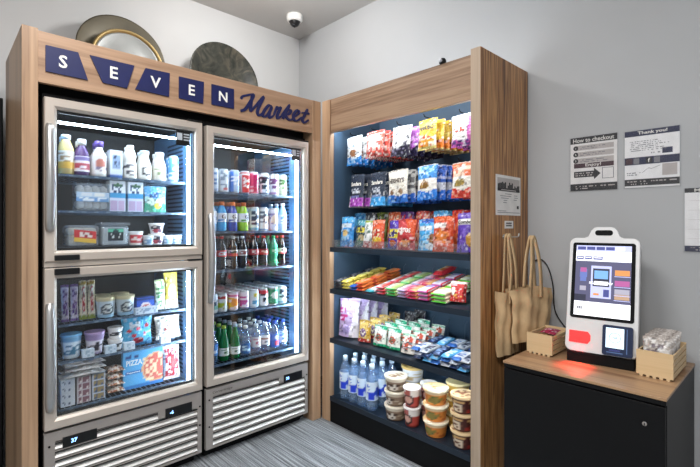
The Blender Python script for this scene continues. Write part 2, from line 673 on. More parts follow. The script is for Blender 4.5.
def cooler(name, label, y0, y1, doors, shelves, group):
    t = thing(name, label, 'cooler', (XD, (y0 + y1) / 2, 0), group=group)
    b = B()
    b.box(-3.16, XD - 0.05, y0, y0 + 0.03, 0.42, 2.03)
    b.box(-3.16, XD - 0.05, y1 - 0.03, y1, 0.42, 2.03)
    b.box(-3.16, XD - 0.05, y0 + 0.03, y1 - 0.03, 1.99, 2.03)
    b.box(-3.16, -3.12, y0 + 0.03, y1 - 0.03, 0.0, 1.99)
    b.box(-3.12, XD - 0.04, y0, y1, 0.06, 0.425)
    b.box(-3.10, XD - 0.08, y0 + 0.02, y1 - 0.02, 0.0, 0.06)
    obj('cabinet_body', loc_to(t, b), MATTE_BLACK, t)
    ln = B()
    ln.box(XB - 0.018, XB, y0 + 0.032, y1 - 0.032, 0.428, 1.985, 0)
    obj('back_liner', loc_to(t, ln), LINER, t)
    ys = (y0 + 0.032, y1 - 0.032)
    for k, y in enumerate(ys):
        sl = B().box(XB, XD - 0.055, y, y + 0.012, 0.428, 1.985, 0) if k == 0 else B().box(XB, XD - 0.055, y - 0.012, y, 0.428, 1.985, 0)
        qslots(sl, y + 0.0125 if k == 0 else y - 0.0125, 0.5, 1.95)
        obj('side_liner', loc_to(t, sl), [SIDE, SLOT], t)
    if len(doors) > 1:
        zc = (doors[0][0] + doors[1][1]) / 2
        obj('divider', loc_to(t, B().box(XB, XD - 0.012, y0 + 0.002, y1 - 0.002, zc - 0.016, zc + 0.016)), STEEL, t)
    for (z0, z1, h0, h1) in doors:
        fr = B()
        fw = 0.05
        # mitred frame profile: outer edge, raised face, inner step
        prof = [(0.0, -0.045), (0.0, -0.004), (0.004, 0.0), (fw - 0.012, 0.0), (fw, -0.012), (fw, -0.045)]
        v, f = [], []
        for (ins, dx) in prof:
            yr = y1 - 0.002 - ins * 0.76
            v += [(XD + dx, y0 + 0.002 + ins, z0 + ins), (XD + dx, yr, z0 + ins), (XD + dx, yr, z1 - ins), (XD + dx, y0 + 0.002 + ins, z1 - ins)]
        n = len(prof)
        for i in range(n):
            for k in range(4):
                k2, i2 = (k + 1) % 4, (i + 1) % n
                f.append([i * 4 + k, i * 4 + k2, i2 * 4 + k2, i2 * 4 + k])
        fr.add(v, f)
        d = obj('door', loc_to(t, fr), STEEL, t)
        g = B().box(XD - 0.030, XD - 0.025, y0 + fw, y1 - fw * .76, z0 + fw - 0.002, z1 - fw + 0.002)
        obj('glass_pane', loc_to(t, g), GLASS, d)
        gk = B()
        for (a0, a1, c0, c1) in ((y0 + fw, y1 - fw, z0 + fw, z0 + fw + 0.012), (y0 + fw, y1 - fw, z1 - fw - 0.012, z1 - fw), (y0 + fw, y0 + fw + 0.01, z0 + fw, z1 - fw), (y1 - fw * .76 - 0.006, y1 - fw * .76, z0 + fw, z1 - fw)):
            gk.box(XD - 0.045, XD - 0.0305, a0, a1, c0, c1)
        obj('gasket', loc_to(t, gk), MATTE_BLACK, d)
        hy = y0 + 0.021
        pts = spline([(XD - 0.002, hy, h0), (XD + 0.016, hy, h0 + 0.05), (XD + 0.033, hy, (h0 + h1) / 2), (XD + 0.016, hy, h1 - 0.05), (XD - 0.002, hy, h1)], 6)
        n = len(pts)
        hb = B()
        hb.tube(pts, [0.015 + 0.006 * math.sin(math.pi * i / (n - 1)) for i in range(n)], 10)
        obj('handle', loc_to(t, hb), SILVER, d)
        # light inside the door jamb
        lb = B().box(XD - 0.085, XD - 0.065, y1 - 0.0600, y1 - 0.0515, z0 + 0.05, z1 - 0.06)
        obj('light_strip', loc_to(t, lb), LED, t)
        obj('light_housing', loc_to(t, B().box(XD - 0.115, XD - 0.058, y1 - 0.0502, y1 - 0.0475, z0 + 0.045, z1 - 0.055)), SIDE, t)  # added plate that keeps the strip's light off the side liner
    ztop = doors[-1][1]
    obj('light_strip', loc_to(t, B().box(XD - 0.125, XD - 0.110, y0 + 0.05, y1 - 0.06, ztop - 0.094, ztop - 0.085)), LED_TOP, t)
    for z in shelves:
        s = B()
        a0, a1 = y0 + 0.046, y1 - 0.046
        s.box(-2.572, -2.560, a0, a1, z - 0.014, z - 0.001)
        s.box(XB + 0.01, XB + 0.018, a0, a1, z - 0.012, z - 0.003)
        n = 26
        for k in range(n):
            y = a0 + 0.008 + (a1 - a0 - 0.016) * k / (n - 1)
            s.box(XB + 0.012, -2.57, y - 0.002, y + 0.002, z - 0.0042, z)
        for k in range(4):
            x = -2.66 - 0.12 * k
            s.box(x - 0.003, x + 0.003, a0, a1, z - 0.010, z - 0.004)
        for k in range(12):
            y = a0 + (a1 - a0) * (k + 0.5) / 12
            s.box(-2.5596, -2.5586, y - 0.010, y + 0.010, z - 0.011, z - 0.005, 1)
        obj('wire_shelf', loc_to(t, s), [RAIL, TAGS], t)
    # lower machine panel with slats
    gp = B()
    z0, z1 = 0.065, 0.424
    gp.box(XD - 0.035, XD - 0.012, y0 + 0.002, y0 + 0.045, z0, z1)
    gp.box(XD - 0.035, XD - 0.012, y1 - 0.028, y1 - 0.002, z0, z1)
    gp.box(XD - 0.035, XD - 0.012, y0 + 0.045, y1 - 0.028, z0, z0 + 0.012)
    gp.box(XD - 0.035, XD - 0.012, y0 + 0.045, y1 - 0.028, 0.372, z1)
    gp.box(XD - 0.035, XD - 0.012, y0 + 0.52, y1 - 0.028, 0.318, 0.372)
    gp.box(XD - 0.036, XD - 0.034, y0 + 0.045, y1 - 0.028, z0, z1, 1)
    for k in range(7):
        zz = 0.082 + 0.0425 * k
        e = y1 - 0.028 if k < 6 else y0 + 0.52
        gp.add([(XD - 0.033, y0 + 0.045, zz + 0.026), (XD - 0.012, y0 + 0.045, zz + 0.004), (XD - 0.012, e, zz + 0.004), (XD - 0.033, e, zz + 0.026),
                (XD - 0.034, y0 + 0.045, zz + 0.022), (XD - 0.015, y0 + 0.045, zz), (XD - 0.015, e, zz), (XD - 0.034, e, zz + 0.022)],
               [[0, 1, 2, 3], [7, 6, 5, 4], [1, 5, 6, 2], [0, 3, 7, 4], [0, 4, 5, 1], [3, 2, 6, 7]], 2)
        gp.box(XD - 0.034, XD - 0.012, y0 + 0.045, e, zz + 0.0335, zz + 0.0400, 0)
        gp.box(XD - 0.034, XD - 0.0115, y0 + 0.045, e, zz + 0.0285, zz + 0.0335, 1)  # black strip stands in for the shadow under each bar
    for (yy, zz) in ((y0 + 0.022, 0.2), (y1 - 0.014, 0.23), (y1 - 0.014, 0.34), (y0 + 0.022, 0.36)):
        gp.lathe([(0.005, 0), (0.005, 0.003)], 8, 1)
        k = 16
        for i in range(len(gp.v) - k, len(gp.v)):
            x, y, z = gp.v[i]
            gp.v[i] = (XD - 0.012 + z, yy + x, zz + y)
    obj('grille_panel', loc_to(t, gp), [GRILLE, MATTE_BLACK, SLAT], t)
    # door hinges
    for (z0, z1, h0, h1) in doors:
        obj('hinge_cap', loc_to(t, B().box(XD - 0.06, XD + 0.004, y1 - 0.09, y1 - 0.006, z1 + 0.001, z1 + 0.009, 0, 0.002)), BLACK, t)
    return t


def digit_display(t, y0, y1, z0, z1, txt, ty):
    d = obj('temperature_display', loc_to(t, B().box(XD - 0.013, XD - 0.008, y0, y1, z0, z1, 0, 0.001)), BLACK, t)
    lb = B()
    write(lb, txt, ty, (z0 + z1) / 2, 0.020, lambda a, c: (XD - 0.0072, a, c), 0.03)
    obj('digits', loc_to(t, lb), emit('blue_digits', (0.25, 0.5, 1, 1), 3), d, fix=False)
    return d


cl = cooler('display_cooler', 'stainless two-door glass cooler of dairy and frozen food, under the letters S E V', 0.362, 1.134,
            [(0.438, 1.200, 0.534, 1.034), (1.232, 2.005, 1.38, 1.876)], [1.663, 1.480, 1.292, 0.907, 0.720, 0.481], 'glass-door coolers')
cr = cooler('display_cooler', 'single tall glass-door cooler filled with canned and bottled drinks', 1.157, 1.925,
            [(0.442, 1.997, 0.946, 1.469)], [1.618, 1.366, 1.116, 0.840, 0.522], 'glass-door coolers')
digit_display(cl, 0.437, 0.583, 0.336, 0.386, '37', 0.485)
digit_display(cl, 0.921, 1.072, 0.330, 0.382, '-6', 0.955)
digit_display(cr, 1.716, 1.870, 0.328, 0.382, '38', 1.745)
for t, y0, zt in ((cl, 0.362, 1.20), (cl, 0.362, 1.205)):
    pass
hb = B().box(XD - 0.04, XD + 0.012, 0.402, 0.505, 1.236, 1.262, 0, 0.003)
obj('lock_cover', loc_to(cl, hb), BLACK, cl)
obj('lock_cover', loc_to(cl, B().box(XD - 0.04, XD + 0.012, 0.402, 0.505, 1.168, 1.198, 0, 0.003)), BLACK, cl)
# maker's script on the drinks cooler grille and square code stickers on the glass (codes left blank)
ml = B()
write(ml, 'Cornerfridge', 1.265, 0.397, 0.018, lambda a, c: (XD - 0.0112, a, c), 0.0, width=0.13, shear=0.3)
obj('maker_lettering', loc_to(cr, ml), BLACK_INK, cr, fix=False)
for t, y0, y1, z0, z1 in ((cl, 0.985, 1.068, 1.862, 1.945), (cr, 1.79, 1.862, 1.862, 1.945)):
    s = B().box(XD - 0.0246, XD - 0.0238, y0, y1, z0, z1)
    s.box(XD - 0.0237, XD - 0.0233, y0 + 0.006, y0 + 0.036, z0 + 0.03, z1 - 0.012, 1)
    for k in range(3):
        s.box(XD - 0.0237, XD - 0.0233, y0 + 0.044, y1 - 0.006, z0 + 0.03 + 0.016 * k, z0 + 0.037 + 0.016 * k, 1)
    obj('window_sticker', loc_to(t, s), [BLACK, mat('sticker_grey', 'b9c0c8', 0.5)], t)

# ------------------------------------------------------------------ snack shelving
YF, XL, XR = 2.037, -2.345, -1.212
sh = thing('snack_shelving', 'tall walnut-sided snack shelving unit with dark shelves, right of the drinks cooler', 'shelving', (-1.78, 2.3, 0))
PANEL = mat('slate_blue_steel', '3e5469', 0.5, 0.15, 0.05, 4)
SHELF_M = mat('dark_shelf_steel', '202b38', 0.4, 0.2, 0.05)
obj('end_panel', loc_to(sh, B().box(-2.428, XL, YF, 2.592, 0, 2.307, 0, 0.002)), WOOD_V, sh)
obj('side_panel', loc_to(sh, B().box(XR, -1.155, YF, 2.592, 0, 2.332, 0, 0.002)), WOOD_STRIPE, sh)
obj('header_board', loc_to(sh, B().box(XL, XR, YF + 0.012, YF + 0.036, 2.070, 2.308)), WOOD_X, sh)
bp = B().box(XL, XR, 2.560, 2.585, 0.0, 2.30)
obj('back_panel', loc_to(sh, bp), [PANEL, MATTE_BLACK], sh)
obj('side_lining', loc_to(sh, B().box(XL, XL + 0.004, YF + 0.04, 2.56, 0.05, 2.25)), PANEL, sh)
obj('side_lining', loc_to(sh, B().box(XR - 0.004, XR, YF + 0.04, 2.56, 0.05, 2.25)), PANEL, sh)
obj('light_strip', loc_to(sh, B().box(XL + 0.02, XR - 0.02, YF + 0.040, YF + 0.060, 2.078, 2.092)), LED_SHELF, sh)
EDGE = wood('pale_edge_band', 2, [(0.3, '8a7766'), (0.45, 'a8947f'), (0.6, 'b5a18c')], 12)  # paler wood tones that paint in bright light on a front edge
SLOPE = {0.949: 0.176, 0.598: 0.087}
SHELVES = [0.184, 0.598, 0.949, 1.246]
for z in SHELVES:
    s = B().box(XL + 0.005, XR - 0.005, YF + 0.004, 2.56, z - 0.022, z)
    s.box(XL + 0.005, XR - 0.005, YF - 0.002, YF + 0.004, z - 0.03, z + 0.003)
    so = obj('shelf', loc_to(sh, s), SHELF_M, sh)
    if z == 1.246:
        obj('clear_front_lip', loc_to(sh, B().box(XL + 0.02, XR - 0.02, YF + 0.008, YF + 0.011, z, z + 0.055)), ACRYL, so)
    if z in (0.949, 0.598):
        sl = SLOPE[z]
        tray = B().prism([(2.046, z + .0005), (2.05, z + .0005), (2.535, z + .0005 + sl * .485), (2.535, z + .003 + sl * .485), (2.046, z + .003)], lambda a, c, d: (d, a, c), XL + .012, XR - .012)
        obj('sloped_tray', loc_to(sh, tray), SHELF_M, so)
        for k in range(8):
            br = B().tube([(-2.2 + 0.13 * k, 2.558, z + 0.165), (-2.2 + 0.13 * k, 2.535, z + 0.15), (-2.2 + 0.13 * k, 2.53, z + sl * .48 + .004)], 0.0022, 6)
            obj('wire_divider', loc_to(sh, br), RAIL, so)
    if z > 0.3:
        obj('light_strip', loc_to(sh, B().box(XL + 0.03, XR - 0.03, YF + 0.014, YF + 0.024, z - 0.0285, z - 0.0225)), LED_UNDER, so)
        for x in (XL + 0.06, XR - 0.05):
            br = B().prism([(2.10, z - 0.023), (2.56, z - 0.023), (2.56, z - 0.038)], lambda a, c, d: (d, a, c), x, x + 0.01)
            obj('shelf_bracket', loc_to(sh, br), MATTE_BLACK, so)
obj('edge_band', loc_to(sh, B().box(XR + .0005, -1.1555, YF - .0022, YF - .0002, 0, 2.331)), EDGE, sh)  # added strip, its pale colour stands for light on the panel's front edge
kp = B().box(XL, XR, YF + 0.006, YF + 0.03, 0.0, 0.152)
obj('kick_plate', loc_to(sh, kp), MATTE_BLACK, sh)

# ------------------------------------------------------------------ dark cupboard left of the coolers
dk = thing('storage_cupboard', 'tall black cupboard cut off by the left edge, beside the oak surround', 'cupboard', (-3.25, -0.2, 0))
obj('cupboard_body', loc_to(dk, B().box(-3.45, -3.07, -0.75, 0.268, 0, 2.11, 0, 0.004)), MATTE_BLACK, dk)
for y0, y1 in ((-0.745, -0.245), (-0.237, 0.263)):
    d = obj('cupboard_door', loc_to(dk, B().box(-3.069, -3.052, y0, y1, 0.08, 2.1, 0, 0.003)), MATTE_BLACK, dk)
    hy = y1 - 0.04 if y0 < -0.5 else y0 + 0.04
    obj('door_handle', loc_to(dk, B().tube([(-3.052, hy, 1.0), (-3.03, hy, 1.01), (-3.03, hy, 1.14), (-3.052, hy, 1.15)], 0.005)), SILVER, d)

# ------------------------------------------------------------------ product builders


def bag(name, label, cat, w, h, t, paint, texts=(), mat_=None, busy=True, seed=1, res=(20, 28), gus=0.0):
    """a filled film bag standing on its lower seam, front towards -y"""
    rnd = random.Random(seed)
    ph = [rnd.uniform(0, 6.28) for _ in range(6)]
    am = [rnd.uniform(0.3, 1.0) for _ in range(3)]

    def S(u, v, sd):
        sv = max(0.0, min(1.0, (v - 0.05) / 0.90))
        bu = max(0.0, math.sin(math.pi * u)) ** 0.55
        bv = max(0.0, math.sin(math.pi * (sv * 0.94 + gus * (1 - sv) * 0.4 + 0.0))) ** 0.6 if gus else max(0.0, math.sin(math.pi * sv)) ** 0.55
        bul = bu * bv
        x = (u - 0.5) * w * (1 - 0.07 * max(0.0, math.sin(math.pi * sv)))
        wr = 0.10 * (am[0] * math.sin(9 * v + 7 * u + ph[0]) + am[1] * math.sin(15 * u - 6 * v + ph[1]) + am[2] * math.sin(23 * v + ph[2]) * 0.5)
        y = sd * t * 0.5 * bul * (1 + wr)
        if v > 0.95 or v < 0.05:
            y += 0.0016 * math.sin(u * 70) + 0.0006 * sd
        z = h * v * (1 - 0.02 * (1 - bu) * (1 if v > 0.5 else -1))
        z = max(0.0, z) + (0.0015 * math.sin(u * 26 + ph[3]) if v > 0.97 else 0)
        return (x, y, z)
    plain = paint

    def paint(u, v):
        c = plain(u, v)
        k = math.sin(int(u * 13) * 37.7 + int(v * 17) * 91.3 + seed * 5.1) * 9173.7
        k -= math.floor(k)
        if texts and .48 < v < .9:
            return c
        if busy and k < .10:
            return tuple(q + (1 - q) * .4 for q in c[:3]) + (1,)
        if busy and k > .90:
            return tuple(q * .42 for q in c[:3]) + (1,)
        return c
    b = B()
    b.grid(lambda u, v: S(u, v, -1), res[0], res[1], 0, paint)
    b.grid(lambda u, v: S(u, v, 1), 6, res[1], 0, lambda u, v: paint(0.03, v), flip=True)
    o = obj(name, b, mat_ or FILM, fix=False)
    tag(o, label, cat)
    for (s, u, v, size, m, width) in texts:
        lb = B()

        def fn(a, c):
            p = S(max(0.02, min(0.98, a / w + 0.5)), max(0.02, min(0.98, c / h)), -1)
            return (a, p[1] - 0.0035, c)
        write(lb, s, (u - 0.5) * w, v * h, size, fn, 0.03, width)
        obj('lettering', lb, m, o, fix=False)
    return o


def can(name, label, r, h, paint):
    b = B()
    b.lathe([(r * 0.78, 0), (r * 0.82, 0.002), (r, 0.010)] + [(r, 0.010 + (h - 0.026) * k / 16) for k in range(1, 17)] + [(r * 0.84, h - 0.003), (r * 0.86, h - 0.001), (r * 0.82, h), (r * 0.78, h - 0.004)], 20, 0,
            lambda u, v: hx('c9ccd0') if v > 0.945 or v < 0.03 else paint(u, v))
    o = obj(name, b, CAN)
    return tag(o, label, 'can')


def bottle(name, label, prof, body, lab=None, cap=None, seg=18, cat='bottle', lab_m=None):
    o = tag(obj(name, B().lathe(prof, seg), body), label, cat)
    if lab:
        z0, z1, r, paint = lab
        obj('bottle_label', B().lathe([(r, z0 + (z1 - z0) * k / 12) for k in range(13)], 24, 0, paint, cap=False), lab_m or SOFT, o, fix=False)
    if cap:
        r, z0, z1, m = cap
        obj('cap', B().lathe([(r, z0), (r, z1 - 0.002), (r * 0.9, z1)], 14), m, o)
    return o


def carton(name, label, cat, w, d, h, paint, n=(14, 14), side=None, top=None, texts=(), m=None):
    """printed box, front towards -y, standing on z = 0"""
    b = B()
    sp = side or (lambda u, v: paint(0.02, v))
    tp = top or (lambda u, v: paint(u, 0.98))
    b.grid(lambda u, v: ((u - 0.5) * w, -d / 2, v * h), n[0], n[1], 0, paint, False)
    b.grid(lambda u, v: ((0.5 - u) * w, d / 2, v * h), 1, 1, 0, sp, False)
    for sx in (-1, 1):
        b.grid(lambda u, v: (sx * w / 2, (u - 0.5) * d * sx, v * h), 6, n[1], 0, sp, False)
    b.grid(lambda u, v: ((u - 0.5) * w, (v - 0.5) * d, h), n[0], 8, 0, tp, False)
    b.grid(lambda u, v: ((u - 0.5) * w, (0.5 - v) * d, 0), 1, 1, 0, sp, False)
    o = tag(obj(name, b, m or CARD, fix=False), label, cat)
    for (s, u, v, size, mm, width) in texts:
        lb = B()
        write(lb, s, (u - 0.5) * w, v * h, size, lambda a, c: (a, -d / 2 - 0.0008, c), 0.03, width)
        obj('lettering', lb, mm, o, fix=False)
    return o


def tub(name, label, cat, r0, r1, h, paint, lid_paint, lid_r=None, lid_h=0.008, m=None):
    """tapered paper or plastic tub with a flat lid"""
    o = tag(obj(name, B().lathe([(r0 * 0.94, 0.0), (r0, 0.002)] + [(r0 + (r1 - r0) * k / 14, h * k / 14) for k in range(1, 15)], 28, 0, paint), m or SOFT), label, cat)
    lr = lid_r or r1 * 1.05
    b = B()
    rr = [1.0, 0.97, 0.93, 0.8, 0.6, 0.4, 0.2, 0.01]
    prof = [(lr, h - 0.004), (lr, h + lid_h - 0.001), (lr * 0.97, h + lid_h), (lr * 0.93, h + lid_h - 0.002)] + [(lr * q, h + lid_h - 0.002) for q in rr[3:]]
    v, f, cols = [], [], []
    seg = 28
    for (r, z) in prof:
        for k in range(seg):
            a = 2 * math.pi * k / seg
            v.append((r * math.cos(a), r * math.sin(a), z))
            cols.append(lid_paint(0.5 + 0.5 * r / lr * math.cos(a), 0.5 + 0.5 * r / lr * math.sin(a)))
    for i in range(len(prof) - 1):
        for k in range(seg):
            k2 = (k + 1) % seg
            f.append([i * seg + k, i * seg + k2, (i + 1) * seg + k2, (i + 1) * seg + k])
    b.add(v, f, 0, True, cols)
    obj('lid', b, m or SOFT, o)
    return o


def bar(name, label, w, L, h, paint):
    """wrapped candy bar lying along y, its front seam at -y"""
    b = B()
    ny, ns = 18, 14
    v, cols, f = [], [], []
    for j in range(ny + 1):
        q = j / ny
        e = 1.0
        if q < 0.06 or q > 0.94:
            e = 0.16
        elif q < 0.12 or q > 0.88:
            e = 0.75
        for k in range(ns):
            a = 2 * math.pi * k / ns
            c, s = math.cos(a), math.sin(a)
            x = math.copysign(abs(c) ** 0.35, c) * w / 2 * (0.94 + 0.06 * e)
            z = h / 2 + math.copysign(abs(s) ** 0.45, s) * h / 2 * e
            v.append((x, (q - 0.5) * L, z))
            cols.append(paint(0.5 + x / w, q))
    for j in range(ny):
        for k in range(ns):
            k2 = (k + 1) % ns
            f.append([j * ns + k, j * ns + k2, (j + 1) * ns + k2, (j + 1) * ns + k])
    f += [list(range(ns))[::-1], [ny * ns + k for k in range(ns)]]
    b.add(v, f, 0, True, cols)
    return tag(obj(name, b, FILM), label, 'candy')


C = design
COLA = mat('cola_bottle', '1c0d0a', 0.12, spec=0.6, coat=0.5)
GREEN_GLASS = mat('green_bottle', '1f8a4a', 0.1, trans=0.35, coat=0.5)
LEMON_CLEAR = mat('clear_green_soda', '59b98a', 0.12, trans=0.4, coat=0.4)
SKY = mat('sky_blue_drink', '3aa6e0', 0.15, coat=0.4)
DEEP = mat('deep_blue_drink', '1b3f9c', 0.15, coat=0.4)
LIME = mat('lime_drink', 'a4d233', 0.15, coat=0.4)
ICE = mat('pale_blue_drink', 'a9d4f2', 0.15, coat=0.4)
MILK = mat('milk_bottle', 'ece9e2', 0.3, coat=0.3)
JUICE = mat('yellow_juice', 'efd48a', 0.2, coat=0.3)
PLUM = mat('berry_drink', '5a3a72', 0.2, coat=0.3)
CAP = {k: mat('cap_' + k, c, 0.4) for k, c in dict(orange='f0762a', white='f0f0ee', red='d42a2a', green='2e9a55', purple='6c54a6', lime='bfe04a', blue='2e4fb0', black='1a1a1a', pale='cfe0ee').items()}
XC = -2.622
FZ = R(90)


def lanes(shelf, z, items, ys, depth, pitch, x0=XC, jit=0.0):
    """items recede in rows behind the glass"""
    for (mk_, desc, group), y in zip(items, ys):
        src = mk_
        for k in range(depth):
            x = x0 - pitch * k
            place(src, (x, y * 1.013 + random.uniform(-1, 1) * jit, z), FZ + random.uniform(-0.25, 0.25), '%s, %s in row, %s of drinks cooler' % (desc, ordn(k), shelf), group)


# ---- drinks cooler, top shelf: tall cans
z = 1.6185
T = 'tall cans on the top shelf of the drinks cooler'
defs = [('pale grey can with blue drops', C('e8ecf2', ('s', .2, .3, .8, .8, '7b9cc8', 5, 6, .5), ('b', .0, .12, 'b9c4d4'))),
        ('white can with thin grey print', C('f1f2f2', ('r', .3, .3, .7, .8, 'dfe3e6'), ('s', .35, .2, .65, .9, '8f99a6', 4, 9, .45), ('c', .5, .15, .1, .05, 'd05a4a'))),
        ('royal blue can with silver stripe', C('3d74c4', ('r', .38, .0, .62, 1, 'b9d2ee'), ('s', .3, .3, .7, .75, 'f0f4fa', 5, 8, .5))),
        ('white can with tall red panel', C('f0eeea', ('r', .34, .0, .66, .8, 'd83a34'), ('s', .36, .25, .64, .7, 'f6e4de', 4, 9, .5), ('b', .86, .95, 'c94a3c'))),
        ('pink and red patterned can', C('e45078', ('s', .2, .1, .8, .9, 'f6c6d4', 6, 9, .4), ('r', .44, .1, .56, .85, 'b01c50'))),
        ('white can with black scrawl', C('eef0f2', ('s', .25, .15, .75, .9, '20242c', 5, 8, .5), ('b', 0, .1, '4a5a80'))),
        ('white can with violet print', C('efeaf0', ('s', .25, .2, .75, .85, '7a4a74', 5, 8, .5), ('b', .02, .12, 'b08ab8'))),
        ('pale green can with dark print', C('c9d6b4', ('s', .28, .2, .72, .85, '4c6a3c', 5, 8, .45), ('b', .9, .95, '8aa868')))]
lanes('top shelf', z, [(can('tall_can', d, .0325, .153, p), d, T) for d, p in defs], [1.272, 1.341, 1.419, 1.496, 1.565, 1.648, 1.730, 1.800], 3, 0.074)

# ---- second shelf: sports drinks and cans
z = 1.3665
T = 'sports drinks and cans on the second shelf of the drinks cooler'
SPORT = [(.028, 0), (.034, .006), (.034, .05), (.031, .058), (.034, .066), (.034, .112), (.031, .125), (.029, .135), (.02, .158), (.0165, .164), (.0165, .172)]


def sport(label, m, cap, tint):
    return bottle('sports_drink', label, SPORT, m, (.060, .118, .0347, C('f2f4f6', ('s', .3, .05, .7, .3, tint, 5, 3, .6), ('c', .5, .6, .14, .26, 'e9e9ea'))), (.0195, .168, .192, cap))


def with_g(o, col):
    lb = B()

    def fn(a, c):
        th = a / 0.0352
        return (0.0352 * math.sin(th), -0.0352 * math.cos(th), c)
    write(lb, 'G', 0, .094, .032, fn, .03)
    obj('lettering', lb, col, o, fix=False)
    return o


s0 = with_g(sport('sky blue sports drink', SKY, CAP['orange'], '2a8ad0'), BLACK_INK)
s1 = with_g(sport('deep blue sports drink', DEEP, CAP['orange'], '1b3f9c'), BLACK_INK)
s2 = with_g(sport('lime sports drink', LIME, CAP['orange'], '5a9a1a'), BLACK_INK)
pw = bottle('sports_drink', 'white labelled sports drink', SPORT, ICE, (.05, .13, .0347, C('f4f6f8', ('s', .3, .2, .7, .8, '6a88b8', 5, 5, .5))), (.0195, .168, .190, CAP['orange']))
w1 = can('tall_can', '', .0325, .165, C('eef1ee', ('b', .04, .14, '7cb8d8'), ('b', .84, .93, 'bcd4e4'), ('s', .3, .2, .7, .8, '38465a', 4, 9, .5)))
w2 = can('tall_can', '', .0325, .165, C('f2f2f0', ('s', .3, .3, .7, .8, '5c6470', 4, 8, .5), ('b', .02, .1, '3e7ab8')))
w3 = can('tall_can', '', .0315, .160, C('ddd8e6', ('s', .25, .2, .75, .85, '8a7aa8', 5, 8, .5), ('c', .5, .5, .2, .2, 'e8c8b0')))
WAT = [(.028, 0), (.032, .005), (.032, .05), (.029, .06), (.032, .07), (.032, .12), (.024, .15), (.014, .172), (.0135, .182)]
w4 = bottle('water_bottle', '', WAT, ICE, (.05, .115, .0327, C('cfe4f4', ('s', .3, .1, .7, .9, '4f86c4', 4, 7, .5))), (.0155, .180, .198, CAP['white']))
lanes('second shelf', z, [(pw, 'white labelled sports drink with orange cap', T), (s0, 'sky blue sports drink with orange cap', T), (s1, 'deep blue sports drink with orange cap', T), (s2, 'lime green sports drink with orange cap', T),
                          (w1, 'white can with pale blue bands', T), (w2, 'white can with blue foot', T), (w3, 'pale violet can', T), (w4, 'pale blue bottle with white cap', T)],
      [1.257, 1.327, 1.404, 1.485, 1.567, 1.64, 1.725, 1.799], 3, 0.076)

# ---- third shelf: soda bottles
z = 1.1165
T = 'soda bottles on the third shelf of the drinks cooler'
SODA = [(.026, 0), (.032, .006), (.0325, .03), (.029, .055), (.0325, .085), (.0325, .125), (.027, .155), (.014, .19), (.0125, .205)]
defs = [('cola bottle with bright red label', COLA, C('d8262a', ('s', .3, .2, .7, .8, 'f4f0ee', 6, 3, .6)), 'red'),
        ('cola bottle with white and red label', COLA, C('eeeae6', ('b', 0, .45, 'c8302e'), ('s', .3, .45, .7, .9, '2a2a2a', 6, 2, .5)), 'white'),
        ('cola bottle with silver label', COLA, C('d6d8da', ('s', .3, .2, .7, .8, '7a2a2a', 6, 3, .5)), 'white'),
        ('dark soda bottle with maroon label', COLA, C('a3242c', ('s', .3, .2, .7, .8, 'e8d8d0', 5, 3, .5)), 'black'),
        ('dark soda bottle with scarlet label', COLA, C('c8342c', ('d', 1, 1, .2, '8a1c24'), ('s', .35, .3, .65, .7, 'f0e0d0', 4, 2, .6)), 'red'),
        ('lemon soda bottle with green label', LEMON_CLEAR, C('22a066', ('s', .3, .2, .7, .8, 'd8f0d8', 5, 3, .5)), 'green'),
        ('dark soda bottle with cream label', COLA, C('e8dcd0', ('b', 0, .3, 'b03a3a'), ('s', .3, .3, .7, .9, '4a2a3a', 5, 3, .5)), 'red')]
its = [(bottle('soda_bottle', d, SODA, m, (.085, .125, .0332, p), (.0145, .200, .216, CAP[c])), d, T) for d, m, p, c in defs]
lanes('third shelf', z, its, [1.327, 1.408, 1.478, 1.565, 1.64, 1.722, 1.795], 3, 0.074)

# ---- fourth shelf: rows of cans seen from above
z = 0.8405
T = 'cans in rows on the fourth shelf of the drinks cooler'
defs = [('white can with mint band', C('eef2f0', ('b', .2, .4, '9ad0bc'), ('s', .3, .4, .7, .9, '5a6a7a', 4, 5, .5))),
        ('white can with yellow and green fruit', C('f3f1ea', ('s', .25, .15, .75, .6, 'c4cf3a', 5, 4, .6), ('s', .3, .7, .7, .85, 'c8443a', 6, 2, .6))),
        ('pink can with yellow fruit', C('f2d9e2', ('s', .25, .1, .75, .7, 'f0b82a', 5, 5, .6), ('b', .75, .85, 'd8588a'), ('c', .5, .45, .13, .2, 'e88a2a'))),
        ('white can with magenta fruit', C('f4e6ee', ('s', .25, .15, .75, .7, 'cc4a90', 5, 5, .6), ('b', .0, .1, '6a3a8a'))),
        ('pale can with yellow and blue print', C('dbe8ec', ('s', .25, .1, .75, .5, '5a9ac0', 5, 4, .5), ('s', .3, .5, .7, .9, 'd8c840', 5, 4, .5))),
        ('white can with red top and black letters', C('ece8e8', ('b', .72, .95, 'c02a34'), ('s', .28, .15, .72, .7, '26262c', 5, 5, .5))),
        ('green can with white roundel', C('2c8a5c', ('c', .5, .55, .16, .2, 'e4efe4'), ('b', 0, .12, '1a5a40'))),
        ('white can with charcoal letters', C('e6e8ea', ('s', .28, .25, .72, .85, '3a3f48', 4, 6, .55), ('b', .02, .15, '88b0d8')))]
lanes('fourth shelf', z, [(can('drink_can', d, .0325, .124, p), d, T) for d, p in defs], [1.268, 1.332, 1.41, 1.491, 1.565, 1.64, 1.722, 1.799], 6, 0.070)

